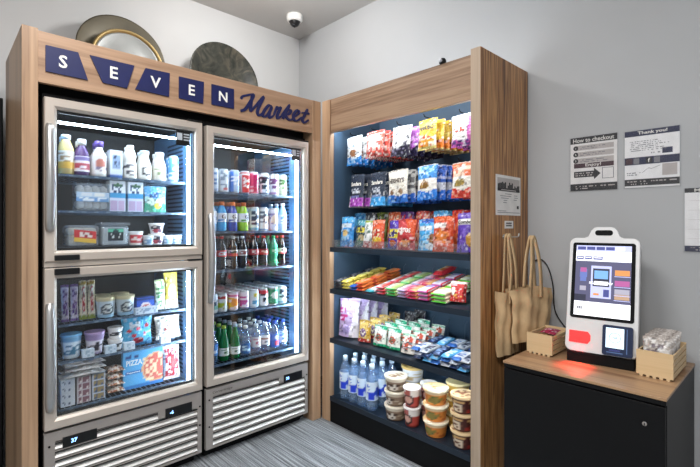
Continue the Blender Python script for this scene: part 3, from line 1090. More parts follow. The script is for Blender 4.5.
# ---- lowest shelf: water bottles
z = 0.5225
T = 'water bottles in rows on the lowest shelf of the drinks cooler'
GB = [(.027, 0), (.032, .006), (.033, .10), (.028, .135), (.0155, .18), (.0125, .215)]
WB = [(.026, 0), (.032, .006), (.032, .05), (.0295, .06), (.032, .07), (.032, .125), (.024, .155), (.0135, .175), (.013, .185)]
defs = [('pale blue water bottle with blue cap', WB, CLEAR, (.05, .12, C('4f90d0', ('s', .3, .2, .7, .8, 'e8f2fa', 4, 5, .5))), (.0155, .182, .2, CAP['blue'])),
        ('green mineral water bottle with lime cap', GB, GREEN_GLASS, (.035, .085, C('eef2e8', ('s', .3, .2, .7, .8, '2f7a4a', 5, 5, .5))), (.0145, .208, .226, CAP['lime'])),
        ('green mineral water bottle with white cap', GB, GREEN_GLASS, (.03, .08, C('f2f4ee', ('s', .3, .2, .7, .8, '24603c', 5, 5, .5))), (.0145, .208, .226, CAP['pale'])),
        ('clear water bottle with dark blue label', WB, CLEAR, (.02, .085, C('2f6aa8', ('s', .3, .2, .7, .8, 'bfe0f4', 4, 5, .5))), (.0155, .182, .2, CAP['white'])),
        ('clear water bottle with pink label', WB, CLEAR, (.045, .115, C('e6e8ee', ('s', .3, .2, .7, .8, 'd06a88', 5, 5, .5))), (.0155, .182, .2, CAP['white'])),
        ('clear water bottle with white and rust label', WB, CLEAR, (.05, .115, C('eef0f2', ('b', .55, .75, 'a0604a'), ('s', .3, .1, .7, .5, '6a7a90', 5, 4, .5))), (.0155, .182, .2, CAP['white'])),
        ('clear water bottle with blue and red label', WB, CLEAR, (.02, .11, C('3a68c8', ('c', .5, .3, .12, .2, 'd83a4a'), ('s', .3, .5, .7, .95, 'e8eefa', 5, 4, .5))), (.0155, .182, .2, CAP['blue'])),
        ('clear water bottle with white label', WB, CLEAR, (.04, .12, C('eaf0f6', ('s', .3, .1, .7, .9, '4a7ac0', 5, 7, .4))), (.0155, .182, .2, CAP['blue']))]
its = []
for d, pr, m, (a, b_, p), cp in defs:
    its.append((bottle('water_bottle', d, pr, m, (a, b_, pr[2][0] + .0008, p), cp), d, T))
lanes('lowest shelf', z, its, [1.268, 1.344, 1.425, 1.5, 1.583, 1.655, 1.730, 1.803], 4, 0.074)

# ------------------------------------------------------------------ dairy and frozen cooler
def put(o, y, z, x=XC, rz=0.0, lean=0.0):
    o.location = (x, y * (-x / 2.58), z)
    o.rotation_euler = (lean, 0, FZ + rz)
    return o


z = 1.6635
FB = [(.030, 0), (.037, .006), (.037, .10), (.03, .125), (.018, .15), (.017, .165)]
SQ = [(.026, 0), (.032, .006), (.033, .08), (.027, .11), (.034, .13), (.022, .16), (.017, .17)]
MB_ = [(.030, 0), (.036, .006), (.036, .085), (.024, .125), (.021, .14), (.024, .148), (.024, .155)]


def rowpair(o, y, z, label, extra=1, group=None, pitch=.08):
    place(o, (XC, y * 1.016, z), FZ, label + ', front one', group)
    for k in range(extra):
        place(o, (XC - pitch * (k + 1), y * 1.030, z), FZ + .04, label + ', %s in its row' % ordn(k + 1), group)


G = 'bottled drinks on the top shelf of the dairy cooler'
rowpair(bottle('juice_bottle', '', [(.03, 0), (.037, .006), (.037, .12), (.034, .14), (.022, .17), (.02, .185)], JUICE, (.03, .12, .0377, C('f4eee0', ('b', .0, .35, 'e8b84a'), ('s', .25, .4, .75, .9, 'b08a5a', 5, 5, .45))), (.022, .18, .205, CAP['pale'])), .474, z, 'yellow juice bottle with pale cap on dairy cooler top shelf', 1, G)
rowpair(bottle('yogurt_drink', '', FB, PLUM, (.02, .10, .0378, C('f0ecf2', ('s', .3, .1, .7, .5, 'c0485a', 3, 3, .7), ('b', .72, 1, '7a6aa8'))), (.021, .16, .192, CAP['white'])), .544, z, 'berry drink bottle with white cap on dairy cooler top shelf', 1, G)
rowpair(bottle('yogurt_drink', '', FB, MILK, (.015, .115, .0378, C('f2eeea', ('c', .5, .55, .12, .22, 'c87a6a'), ('s', .3, .1, .7, .35, '8a7a9a', 5, 3, .5))), (.022, .16, .192, CAP['purple'])), .624, z, 'white drink bottle with purple cap on dairy cooler top shelf', 1, G)
rowpair(carton('milk_carton', '', 'carton', .062, .062, .15, C('dfe6ef', ('r', .2, .35, .8, .85, '8fa6c8'), ('s', .25, .4, .75, .8, '26385a', 5, 6, .5), ('b', 0, .1, '3f6ab0'))), .700, z, 'square pale blue milk bottle on dairy cooler top shelf', 1, G)
rowpair(bottle('yogurt_drink', '', SQ, MILK, (.008, .09, .0345, C('f0eeea', ('s', .25, .1, .75, .9, '4a4a52', 5, 6, .4))), (.019, .165, .19, CAP['white'])), .778, z, 'curvy white drink bottle on dairy cooler top shelf', 1, G)
rowpair(bottle('milk_bottle', '', MB_, MILK, (.012, .085, .0367, C('f3f1ec', ('c', .5, .5, .12, .35, '2a2a2e'), ('c', .53, .56, .09, .26, 'f3f1ec'))), (.025, .15, .168, CAP['pale'])), .853, z, 'milk bottle with a black crescent on dairy cooler top shelf', 1, G)
rowpair(bottle('milk_bottle', '', MB_, MILK, (.012, .085, .0367, C('e9e4d4', ('s', .3, .2, .7, .8, '8a9a6a', 5, 5, .4))), (.025, .15, .168, CAP['white'])), .936, z, 'cream coloured milk bottle on dairy cooler top shelf', 1, G)
rowpair(can('drink_can', '', .030, .155, C('5a9ad8', ('s', .2, .1, .8, .9, 'e4eefa', 6, 9, .4))), 1.016, z, 'blue and white can at right end of dairy cooler top shelf', 1, G)

z = 1.4805
eg = thing('egg_carton', 'clear egg carton with pale blue bands, second shelf of the dairy cooler', 'egg carton')
b = B()
for k in range(2):
    b.box(-.076, .076, -.05, .05, .075 * k, .075 * k + .070, 0, .006)
obj('clear_shell', b, SHELL, eg)
eb = B()
for k in range(2):
    for i in range(4):
        for j in range(2):
            n0 = len(eb.v)
            eb.lathe([(.004, .0), (.014, .004), (.0195, .018), (.017, .034), (.009, .045), (.002, .048)], 10, 0)
            for q in range(n0, len(eb.v)):
                x, y, zz = eb.v[q]
                eb.v[q] = (x - .054 + .036 * i, y - .022 + .044 * j, zz + .075 * k + .012)
obj('eggs', eb, MILK, eg)
obj('paper_band', B().grid(lambda u, v: ((u - .5) * .154, -.0512, .048 + v * .05), 18, 8, 0, C('b8d2ea', ('r', .0, .0, 1, .42, '6fa0d4'), ('s', .1, .1, .9, .4, 'f0f6fa', 9, 2, .5), ('r', .15, .55, .45, .95, 'e4eaf0'), ('r', .55, .55, .85, .95, 'eef0ee')), False), SOFT, eg, fix=False)
put(eg, .585, z, XC - .02)
yp = carton('yogurt_multipack', '', 'yogurt', .078, .075, .165, C('e9f0f6', ('b', .0, .42, 'cfdcec'), ('r', .05, .02, .47, .36, 'b8a4c8'), ('r', .53, .02, .95, .36, 'c4b0d0'), ('b', .42, .6, '3f9ad0'), ('s', .15, .62, .85, .9, '2a3f6a', 7, 4, .5), ('c', .5, .86, .3, .06, '3a6a4a')), (20, 24))
place(yp, (XC, .705 * 1.016, z), FZ, 'white and blue yogurt multipack beside the egg carton', 'yogurt multipacks')
place(yp, (XC, .796 * 1.016, z), FZ, 'white and blue yogurt multipack beside the green snack pouch', 'yogurt multipacks')
put(bag('snack_pouch', 'blue and green pouch with a yellow fruit, right end of dairy cooler second shelf', 'pouch', .125, .15, .05,
        C('6fb4e0', ('w', .55, .06, 7, 'cfe8d8', 1), ('w', .3, .05, 6, '4aa888', 2), ('c', .55, .25, .16, .13, 'f2d43a'), ('s', .2, .55, .8, .85, '22508a', 6, 4, .5)), gus=.9, seed=3), .912, z)

z = 1.2925
cs = thing('salad_clamshell', 'clear clamshell of sliced food with a red and yellow label, dairy cooler lowest chilled shelf', 'food tray')
b = B()
b.box(-.073, .073, -.06, .06, 0, .055, 0, .012)
b.box(-.076, .076, -.063, .063, .056, .112, 0, .02)
obj('clear_shell', b, SHELL, cs)
obj('filling', B().box(-.066, .066, -.052, .052, .006, .098, 0, .018), mat('pale_filling', 'd9cdb8', 0.6, 0, .25, 60), cs)
obj('paper_label', B().grid(lambda u, v: ((u - .42) * .10, -.0642, .022 + v * .062 - (u - .5) * .012), 14, 10, 0, C('d4343a', ('b', .0, .32, 'e8c04a'), ('r', .25, .5, .85, .85, 'f0e8e4'), ('s', .3, .5, .8, .85, 'a02030', 5, 2, .4)), False), SOFT, cs, fix=False)
put(cs, .539, z, XC - .02)
ct = thing('greens_container', 'clear container of pale spread with a dark label, beside the red labelled clamshell', 'food tray')
b = B().box(-.068, .068, -.055, .055, 0, .11, 0, .012)
b.box(-.073, .073, -.06, .06, .111, .126, 0, .004)
obj('clear_shell', b, SHELL, ct)
obj('filling', B().box(-.06, .06, -.047, .047, .006, .1, 0, .01), mat('white_spread', 'dfe6e6', 0.6, 0, .1, 40), ct)
obj('paper_label', B().grid(lambda u, v: ((u - .5) * .076, -.0562, .028 + v * .066), 14, 12, 0, C('1f2a33', ('b', .72, 1, '5fc0a0'), ('s', .15, .2, .85, .6, 'dfe8ea', 8, 3, .45), ('c', .5, .78, .2, .14, '26404a')), False), SOFT, ct, fix=False)
put(ct, .690, z, XC - .01)
put(tub('dip_tub', 'small white tub with a red label on the dairy cooler lowest chilled shelf', 'tub', .034, .038, .07, C('ece8e6', ('r', .3, .15, .7, .8, 'c8343c'), ('s', .35, .3, .65, .65, 'f4e4e0', 4, 3, .5)), C('e8e8e8')), .806, z)
yc = tub('yogurt_cup', '', 'cup', .030, .042, .058, C('f0efee', ('s', .3, .5, .7, .85, '2a2a32', 6, 3, .5), ('c', .44, .3, .09, .2, 'b03a4a'), ('c', .56, .28, .07, .16, '5a2a4a')), C('f2f2f0'), lid_h=.004)
place(yc, (XC, .918 * 1.016, z), FZ, 'white yogurt cup with berries, lower of the stacked two', 'stacked yogurt cups')
place(yc, (XC, .918 * 1.016, z + .0625), FZ, 'white yogurt cup with berries, upper of the stacked two', 'stacked yogurt cups')
jc = tub('jelly_cup', '', 'cup', .024, .029, .05, C('dce8f2', ('s', .2, .1, .8, .8, '8ab0d4', 6, 4, .4)), C('eef4f8'), lid_h=.003, m=SOFT)
for k, (y, x) in enumerate(((.983, XC), (1.036, XC), (.866, XC + .02))):
    place(jc, (x, y * 1.016, z), FZ, ('pale small cup beside the stacked yogurt cups', 'pale small cup at the right end of its shelf', 'pale small cup between red labelled tub and yogurt cups')[k], 'small pale cups')

# ---- freezer half
z = 0.9075
pb = bag('frozen_bar_pack', '', 'snack', .036, .19, .030, C('7a5aa0', ('b', .05, .92, 'e4dcec'), ('r', .15, .3, .85, .9, 'b8a8d0'), ('s', .2, .15, .8, .85, '5a2a80', 3, 10, .5)), res=(8, 22), seed=4)
for k, y in enumerate((.471, .512)):
    place(pb, (XC, y * 1.016, z), (R(-4), 0, FZ), ('tall purple and white snack sleeve at the left freezer wall', 'tall purple and white snack sleeve next to the red lettered ones')[k], 'purple snack sleeves')
rb = bag('frozen_bar_pack', '', 'snack', .037, .205, .030, C('efe6cc', ('b', .9, 1, 'b89a3a'), ('r', .3, .15, .75, .85, 'e8e0d8'), ('s', .3, .2, .75, .85, 'c8283a', 3, 9, .6), ('b', 0, .1, '8a9a3a')), res=(8, 22), seed=5)
for k, y in enumerate((.552, .590)):
    place(rb, (XC, y * 1.016, z), (R(-5), 0, FZ), ('tall cream sleeve with red lettering next to the purple ones', 'tall cream sleeve with red lettering next to the ice cream tubs')[k], 'red lettered sleeves')
it = tub('ice_cream_tub', '', 'tub', .040, .047, .10, C('d6e4ec', ('b', .0, .2, '9cc4dc'), ('c', .5, .45, .13, .3, '2f3a44'), ('c', .5, .45, .10, .22, 'e4e8e4'), ('b', .86, 1, 'e8d8a0'), ('s', .4, .3, .6, .6, '3a4a5a', 4, 4, .5)), C('e6dcb4'))
for k, (y, x) in enumerate(((.655, XC), (.752, XC), (.655, XC - .1), (.752, XC - .1))):
    place(it, (x, y * 1.016, z), FZ, ('pale ice cream tub, front left of four on freezer top shelf', 'pale ice cream tub, front right of four on freezer top shelf', 'pale ice cream tub, rear left of four on freezer top shelf', 'pale ice cream tub, rear right of four on freezer top shelf')[k], 'ice cream tubs')
put(carton('frozen_snack_box', 'blue frozen snack box with a red and white badge on the freezer top shelf', 'box', .095, .06, .085, C('2c58b8', ('c', .5, .4, .3, .28, 'f0e4e0'), ('s', .3, .25, .7, .55, 'c8303a', 6, 3, .6), ('b', .85, 1, '16306a'))), .850, z)
put(carton('cup_tray', 'low pale tray in front of the blue snack box', 'tray', .12, .04, .035, C('d4e0ea', ('s', .05, .1, .95, .9, '8aa0b8', 12, 3, .35))), .86, z, XC + .055)
put(bag('frozen_snack_pouch', 'slim green and white pouch beside the yellow bag in the freezer', 'pouch', .062, .175, .03, C('dfe8c8', ('s', .1, .1, .9, .95, '5a9a5a', 5, 12, .45), ('b', .93, 1, '9ab84a')), seed=6), .940, z, XC - .01, 0, R(-4))
put(bag('frozen_snack_bag', 'tall yellow bag with a round white badge, right end of freezer top shelf', 'bag', .082, .225, .045, C('f0d860', ('c', .5, .45, .3, .17, 'e9e6d8'), ('s', .3, .35, .7, .55, '6a6a62', 5, 5, .4), ('w', .2, .03, 7, 'f2ead0', 1)), seed=7), 1.005, z, XC - .005, 0, R(-5))

z = 0.7205
put(tub('ice_cream_cup', 'blue and white frozen dessert cup at the left of the freezer middle shelf', 'cup', .037, .047, .115, C('dbe9f2', ('b', .72, .95, '7ab4dc'), ('s', .3, .15, .7, .6, '3a7a9a', 6, 5, .5)), C('6fb0dc')), .497, z)
put(tub('ice_cream_cup', 'frozen dessert cup with a lilac lid on the freezer middle shelf', 'cup', .035, .047, .11, C('e6e0ea', ('b', .70, .95, 'a088b8'), ('s', .3, .2, .7, .6, '2a2230', 6, 4, .5), ('b', .0, .12, 'b8a8cc')), C('b49ac8')), .603, z)
wc = tub('ice_cream_cup', '', 'cup', .030, .037, .056, C('f0eeec', ('s', .3, .3, .7, .7, '2a2a32', 6, 3, .6)), C('f2f0ee'), lid_h=.006)
for k in range(2):
    place(wc, (XC, .702 * 1.016, z + .0625 * k), FZ, ('small white dessert cup, lower of two', 'small white dessert cup, stacked on another')[k], 'small white dessert cups')
put(bag('frozen_fruit_bag', 'light blue bag printed with red berries on the freezer middle shelf', 'bag', .165, .165, .06, C('5ab4dc', ('c', .5, .62, .07, .07, 'c8303a'), ('c', .2, .55, .07, .07, 'c0343a'), ('c', .8, .68, .07, .07, 'c0343a'), ('c', .35, .38, .07, .07, 'b83038'), ('c', .72, .4, .07, .07, 'c8303a'), ('s', .25, .66, .75, .85, 'e4f2fa', 6, 2, .6), ('b', 0, .14, '3a84b4'), ('c', .5, .2, .2, .1, 'b02a3a'))), .812, z)
put(bag('frozen_food_bag', 'white pillow bag with small red print at the right of the freezer middle shelf', 'bag', .15, .135, .06, C('ece8e2', ('s', .2, .35, .8, .6, 'a8423a', 8, 2, .5), ('w', .2, .04, 8, 'd8d4c8', 2), ('s', .3, .65, .7, .8, '6a8a5a', 5, 2, .4)), seed=9), .988, z + .009, XC, 0, R(-12))
tr = carton('price_tray', '', 'tray', .055, .03, .04, C('cfdde8', ('s', .1, .1, .9, .9, 'a4bccf', 5, 3, .4)))
for k, y in enumerate((.553, .655, .745, .935)):
    place(tr, (XC + .052, y * 1.03, z), FZ, 'clear blue fence tray in front of %s' % ('the lilac lidded cup', 'the small white cups', 'the berry bag', 'the white pillow bag')[k], 'front trays in the freezer')

z = 0.4815
mt = carton('frozen_meal_box', '', 'box', .062, .11, .0335, C('e4e8ea', ('s', .1, .2, .9, .8, '5a6a80', 7, 2, .4)), (14, 6))
mt2 = carton('frozen_meal_box', '', 'box', .062, .11, .0335, C('cfc4c4', ('r', .1, .15, .9, .85, '8a5a62'), ('s', .1, .15, .9, .85, 'e8dcd4', 8, 2, .4)), (14, 6))
mt3 = carton('frozen_meal_box', '', 'box', .062, .11, .0335, C('c4ccd8', ('r', .08, .15, .92, .85, 'a08a5c'), ('s', .1, .15, .9, .85, '4a5a78', 8, 2, .5)), (14, 6))
for c_, (o, y, nm) in enumerate(((mt, .475, 'white'), (mt2, .545, 'rose'), (mt3, .612, 'tan'))):
    for k in range(4):
        place(o, (XC - .02, y * 1.02, z + .0345 * k), FZ, '%s fronted frozen meal box, %s in its stack of four' % (nm, ('lowest', 'second from the bottom', 'third from the bottom', 'topmost')[k]), 'stacked frozen meal boxes')
fb = bag('flat_frozen_pizza', '', 'frozen food', .185, .185, .024, C('e6e4e2', ('s', .1, .3, .9, .6, 'a87a7a', 8, 3, .4), ('c', .5, .5, .3, .3, 'd8ccc8'), ('s', .3, .4, .7, .6, '5a6a9a', 5, 2, .4)), seed=10)
for k in range(3):
    place(fb, (XC + .062, .545 * 1.03, z + .151 + .027 * k), (R(-90), 0, FZ + (.06, -.04, .03)[k]), 'white wrapped flat pizza, %s of three on the meal boxes' % ('lowest', 'middle one', 'topmost')[k], 'white wrapped flat pizzas')
ck = bag('cookie_pack', '', 'cookies', .085, .115, .034, C('e0cdb8', ('s', 0, 0, 1, 1, 'a8643e', 9, 9, .5), ('s', .1, .1, .9, .9, 'f0e6dc', 7, 7, .3)), seed=11, res=(14, 14))
for k in range(4):
    place(ck, (XC + .04, .697 * 1.02, z + .018 + .037 * k), (R(-90), 0, FZ + .05 * (k % 3 - 1)), 'pack of brown cookies, %s in its stack beside the pizza box' % ('lowest', 'second from the bottom', 'third from the bottom', 'topmost')[k], 'stacked cookie packs')
put(carton('pizza_box', 'light blue pizza box showing a pepperoni pizza, freezer lowest shelf', 'box', .215, .035, .222,
           C('58a8dc', ('c', .82, .45, .36, .38, 'd8a070'), ('c', .82, .45, .32, .34, 'c8584a'), ('s', .5, .12, 1, .8, 'e8c8a0', 9, 11, .45), ('r', .06, .36, .44, .46, '1f5aa8'), ('s', .06, .78, .42, .88, '1f3a78', 8, 2, .6), ('b', .0, .1, '2f78b8')), (28, 28), texts=(('PIZZA', .27, .66, .03, WHITE_INK, .085), ('Pepperoni', .25, .41, .012, WHITE_INK, .07))), .842, z, XC - .01)
put(bag('frozen_snack_bag', 'red and white frozen snack bag at the right of the freezer lowest shelf', 'bag', .10, .20, .05, C('e8dad8', ('s', .1, .1, .9, .9, 'b8303c', 6, 10, .5), ('c', .5, .5, .25, .16, 'd0484a')), seed=12), 1.008, z, XC - .01, 0, R(-6))
# ------------------------------------------------------------------ snack shelving: pouches on hooks
def hook(x, z, so=None, y0=2.56, y1=2.13):
    o = obj('peg_hook', loc_to(sh, B().tube([(x, y0, z), (x, y1 + .01, z), (x, y1, z + .004), (x, y1 - .006, z + .016)], 0.003, 6)), MATTE_BLACK, sh)
    return o


def hang(src, x, ztop, h, n, desc, group, pitch=.058, y0=2.15, dx=0.0, tilt=-5, names=None):
    hook(x, ztop + .004, y1=y0 - .03)
    for k in range(n):
        s = (src if not isinstance(src, list) else src[min(k, len(src) - 1)])
        d = desc if not isinstance(desc, list) else desc[min(k, len(desc) - 1)]
        place(s, (x + dx * k + random.uniform(-.004, .004), y0 + pitch * k, ztop - h), (R(tilt + random.uniform(-1.5, 1.5)), R(random.uniform(-3, 3)), R(random.uniform(-4, 4) if k else -3)), '%s, %s' % (d, 'front one' if k == 0 else ordn(k) + ' one back'), group)


INK_GREY = mat('grey_ink', '7a7d84', 0.6)
GOLD_INK = mat('silver_ink', 'e6e2d8', 0.5)
# upper row
a = bag('candy_bag', '', 'snack bag', .160, .205, .04, C('e9eef0', ('b', .9, 1, 'b8ccd8'), ('s', .1, .58, .8, .68, '7f94a6', 7, 2, .6), ('c', .55, .40, .22, .13, '9a6a48'), ('s', .1, .22, .8, .42, '5a4030', 8, 4, .4), ('w', .24, .04, 6, '2f86d8', 1), ('s', .1, .05, .9, .2, '8cc4f0', 6, 3, .4)), seed=21)
hang(a, -2.213, 2.040, .205, 6, 'white candy bag with a blue foot, leftmost hook of upper row', 'white and blue candy bags', dx=.006)
a = bag('candy_bag', '', 'snack bag', .172, .185, .040, C('e8604c', ('r', .12, .25, .88, .88, 'f2d8cc'), ('s', .12, .25, .88, .85, 'd8463c', 8, 7, .4), ('s', .2, .4, .8, .7, 'fbeee6', 6, 4, .4), ('b', .88, 1, 'd0483e'), ('w', .2, .03, 8, 'b8443e', 0), ('s', .05, .0, .95, .2, 'e8d4c8', 9, 3, .4)), seed=22)
hang(a, -2.015, 2.050, .185, 6, 'red and cream candy bag, second hook of upper row', 'red and cream candy bags', dx=.004)
a = bag('candy_bag', '', 'snack bag', .165, .195, .040, C('e4e2e2', ('s', 0, .35, 1, 1, '55525a', 8, 8, .4), ('s', .1, .3, .9, .8, 'f4f2f4', 6, 6, .4), ('w', .3, .06, 7, '2e2a3e', 2), ('s', .1, .05, .9, .25, '8a86a0', 7, 3, .4)), seed=23)
a2 = bag('candy_bag', '', 'snack bag', .165, .195, .040, C('bc6cc8', ('s', 0, .3, 1, .95, 'd89ae0', 7, 7, .4), ('s', 0, .3, 1, .95, '7a3a94', 9, 9, .2), ('w', .3, .06, 7, '2a2440', 0), ('s', .1, .05, .9, .25, '9a8ab0', 7, 3, .4)), seed=24)
hang([a, a2], -1.785, 2.045, .195, 6, ['white and black scribbled candy bag, third hook of upper row', 'purple candy bag behind the scribbled one on the third hook'], 'scribbled and purple candy bags', dx=.010)
gp_ = C('c9a437', ('w', .42, .05, 5, 'e8dcc0', 1), ('s', .1, .1, .9, .42, 'd8442c', 8, 5, .45), ('s', .05, .05, .95, .38, 'e89a2a', 6, 4, .35), ('b', 0, .08, 'c8b46a'), ('b', .93, 1, 'b08c2a'))
a = bag('gummy_bag', '', 'snack bag', .142, .19, .038, gp_, (('HARIBO', .5, .70, .030, BLACK_INK, .112),), seed=25)
a2 = bag('gummy_bag', '', 'snack bag', .142, .19, .038, C('dcae34', ('s', .0, .3, 1, .9, 'f0d060', 5, 4, .4), ('w', .36, .05, 5, 'e0782a', 1), ('s', .1, .05, .9, .38, 'd02f24', 6, 4, .45), ('b', 0, .07, 'c4b070')), seed=26)
hang([a, a2], -1.575, 2.053, .19, 6, ['gold gummy bag with black lettering, fourth hook of upper row', 'gold and orange gummy bag behind the lettered one'], 'gold gummy bags', dx=.008)
a = bag('candy_bag', '', 'snack bag', .160, .185, .040, C('f0ece8', ('r', .75, .1, 1, .9, 'c86ab0'), ('s', .1, .45, .7, .6, 'd8584a', 7, 2, .5), ('s', .1, .65, .6, .8, 'a8a4a0', 6, 2, .4), ('w', .22, .05, 5, 'b04a98', 2), ('s', .1, .02, .9, .2, '5a3a7a', 7, 3, .5)), seed=27)
hang(a, -1.330, 2.035, .185, 5, 'white candy bag with magenta edge, rightmost hook of upper row', 'white and magenta candy bags', dx=.004)
# second row
NV = C('2f3746', ('b', .93, 1, '4a5262'), ('s', .2, .42, .8, .56, 'c4c8d0', 7, 3, .5), ('r', .2, .24, .8, .34, '6a6ca0'), ('b', .02, .26, 'a848b4'), ('s', .3, .06, .8, .22, 'd48ad8', 5, 2, .4), ('r', 0, 0, .12, .34, 'c8c4c0'))
a = bag('chocolate_pouch', '', 'snack bag', .150, .235, .036, NV, (('Sanders', .5, .70, .030, GOLD_INK, .105),), seed=31, gus=.9)
hang(a, -2.190, 1.768, .235, 4, 'dark slate pouch with a purple foot, leftmost hook of second row', 'slate and purple pouches', dx=.010)
NB = C('2f3746', ('b', .93, 1, '4a5262'), ('s', .2, .42, .8, .56, 'c4c8d0', 7, 3, .5), ('r', .2, .24, .8, .34, '6a80a8'), ('b', .02, .26, '3a9ad8'), ('s', .3, .06, .8, .22, '8ccaf0', 5, 2, .4), ('r', 0, .1, .12, .36, 'c8c4c0'))
a = bag('chocolate_pouch', '', 'snack bag', .150, .235, .036, NB, (('Sanders', .5, .70, .030, GOLD_INK, .105),), seed=32, gus=.9)
hang(a, -1.985, 1.765, .235, 5, 'dark slate pouch with a sky blue foot, second hook of second row', 'slate and blue pouches', dx=.010)
HP = C('e8e2d6', ('s', .12, .36, .88, .48, 'c0b098', 8, 3, .35), ('c', .25, .3, .12, .08, '8a6a50'), ('c', .72, .32, .13, .08, 'a08468'), ('w', .22, .03, 8, '2f74d0', 0), ('s', .05, .02, .95, .2, '9ac4f0', 8, 3, .35), ('b', .94, 1, 'c8c2b8'))
a = bag('chocolate_bag', '', 'snack bag', .172, .215, .04, HP, (("HERSHEY'S", .5, .66, .030, mat('brown_ink', '3a2a22', .6), .128),), seed=33)
a2 = bag('chocolate_bag', '', 'snack bag', .172, .215, .040, C('b8b8b4', ('s', 0, .25, 1, .95, '5c5c5e', 6, 8, .45), ('w', .24, .03, 8, '2f64c0', 0)), seed=34)
hang([a, a2, a2], -1.805, 1.765, .215, 6, ['cream chocolate bag with dark lettering, third hook of second row', 'silver grey chocolate bag behind the cream one'], 'cream and silver chocolate bags', dx=.010)
a = bag('cookie_bag', '', 'snack bag', .155, .215, .040, C('e8e4dc', ('b', .58, 1, '3f8ed8'), ('s', .1, .62, .9, .95, '8cc4ee', 7, 5, .4), ('c', .45, .42, .25, .12, 'c09a5a'), ('s', .2, .3, .7, .52, '8a6434', 6, 4, .4), ('w', .24, .03, 7, '2a78d4', 1), ('s', .05, .02, .95, .2, '78b0f0', 7, 3, .35)), seed=35)
a2 = bag('cookie_bag', '', 'snack bag', .155, .215, .040, C('c4c8d4', ('b', .5, 1, '2458b8'), ('s', .1, .5, .9, .95, '16357a', 6, 5, .4), ('w', .24, .03, 7, '2a68cc', 1)), seed=36)
hang([a, a2, a2], -1.575, 1.775, .215, 6, ['blue and white cookie bag, fourth hook of second row', 'deep blue bag behind the cookie bag'], 'blue cookie bags', dx=.010)
a = bag('cookie_bag', '', 'snack bag', .150, .205, .040, C('e6e2d8', ('b', .58, 1, 'e0683a'), ('s', .1, .6, .9, .95, 'f4c8b0', 6, 4, .4), ('c', .45, .42, .22, .11, 'b89a52'), ('s', .2, .3, .7, .52, '8a7a44', 6, 4, .4), ('w', .24, .04, 7, 'c83a2c', 1), ('s', .05, .02, .95, .2, 'e89a80', 7, 3, .35)), seed=37)
hang(a, -1.338, 1.765, .205, 6, 'orange topped cookie bag with red foot, rightmost hook of second row', 'orange and red cookie bags', dx=.005)

# ------------------------------------------------------------------ crisp bags on the top shelf
Z1 = 1.2465
FOODX = ('s', .15, .08, .85, .4, 'd8a040', 7, 6, .4)


def chips(x, y, w, h, t, paint, label, texts=(), lean=-7, rz=0, seed=1, dark=False):
    o = bag('crisp_bag', label, 'crisps', w * 1.0, h * 1.05, t, paint, texts, seed=seed, gus=.35)
    o.location = (x, y + (.030 if seed % 2 else -.010), Z1 + .006)
    o.rotation_euler = (R(lean), R(random.uniform(-3, 3)), R(rz + random.uniform(-6, 6)))
    return o


LABELW = mat('label_white', 'ecebe6', .5)
chips(-2.262, 2.095, .128, .205, .06, C('3a90d8', ('b', .82, 1, '5cb4ec'), ('r', .1, .62, .9, .78, 'c8d8e4'), ('s', .2, .2, .8, .6, '9ac8e8', 6, 7, .35), ('c', .5, .45, .2, .12, 'd8b878')), 'blue crisp bag leaning in the left corner of the crisps shelf', rz=10, seed=41)
chips(-2.134, 2.150, .115, .185, .06, C('24404a', ('b', .78, 1, '4a98a8'), ('r', .02, .52, .9, .7, 'd8c83a'), ('s', .1, .55, .8, .68, '3a3a20', 7, 2, .5), ('c', .65, .3, .25, .16, 'b8a478'), ('s', .1, .05, .9, .3, '5a7a60', 6, 4, .4)), 'dark green crisp bag with a yellow band on the crisps shelf', rz=6, seed=42)
chips(-2.030, 2.085, .112, .178, .055, C('cfd4cc', ('s', .05, .3, .95, .85, '5a7a6a', 8, 7, .4), ('s', .1, .25, .9, .8, 'f0f0ec', 6, 6, .35), ('b', .0, .24, 'b84a48'), ('s', .1, .02, .9, .22, 'e8c8c0', 7, 3, .5), ('b', .9, 1, 'a8c04a')), 'white and green crisp bag with a red foot', seed=43)
chips(-1.925, 2.098, .112, .180, .055, C('dc5a34', ('c', .5, .52, .3, .16, 'e8d0a0'), ('s', .15, .4, .85, .65, 'c83a2a', 6, 4, .4), ('r', .3, .22, .9, .38, 'e8c83a'), ('b', .88, 1, 'e88a6a'), FOODX), 'orange and yellow crisp bag beside the small purple one', seed=44)
chips(-1.818, 2.090, .094, .175, .05, C('46309a', ('d', 1.0, 1.4, .52, '5a3ab4'), ('r', .12, .38, .88, .68, 'd8c832'), ('s', .15, .4, .85, .66, '2a2060', 6, 4, .45), ('b', 0, .1, '30206a'), ('c', .5, .2, .3, .1, 'c8642a')), 'small purple crisp bag with a yellow panel', seed=45)
chips(-1.690, 2.092, .150, .182, .062, C('b82f34', ('r', .1, .5, .8, .72, 'c03a3c'), ('s', .12, .5, .75, .72, 'f0e8e4', 9, 3, .3), ('d', 1, .9, .38, 'd8542c'), ('c', .6, .22, .28, .14, '8a2a30'), ('s', .3, .1, .9, .35, 'd8905a', 6, 4, .3)), 'dark red crisp bag with slanted white lettering', (('DORITOS', .47, .62, .028, WHITE_INK, .105),), seed=46)
chips(-1.555, 2.098, .136, .182, .06, C('4aa6e0', ('c', .5, .93, .35, .08, '2458b8'), ('r', .1, .62, .8, .76, 'dfe8ee'), ('c', .8, .35, .25, .16, '8a5a30'), ('s', .1, .1, .7, .5, 'a8d8f4', 6, 6, .35), ('c', .7, .12, .25, .1, 'd8e4ec')), 'light blue crisp bag with a white label', (), seed=47)
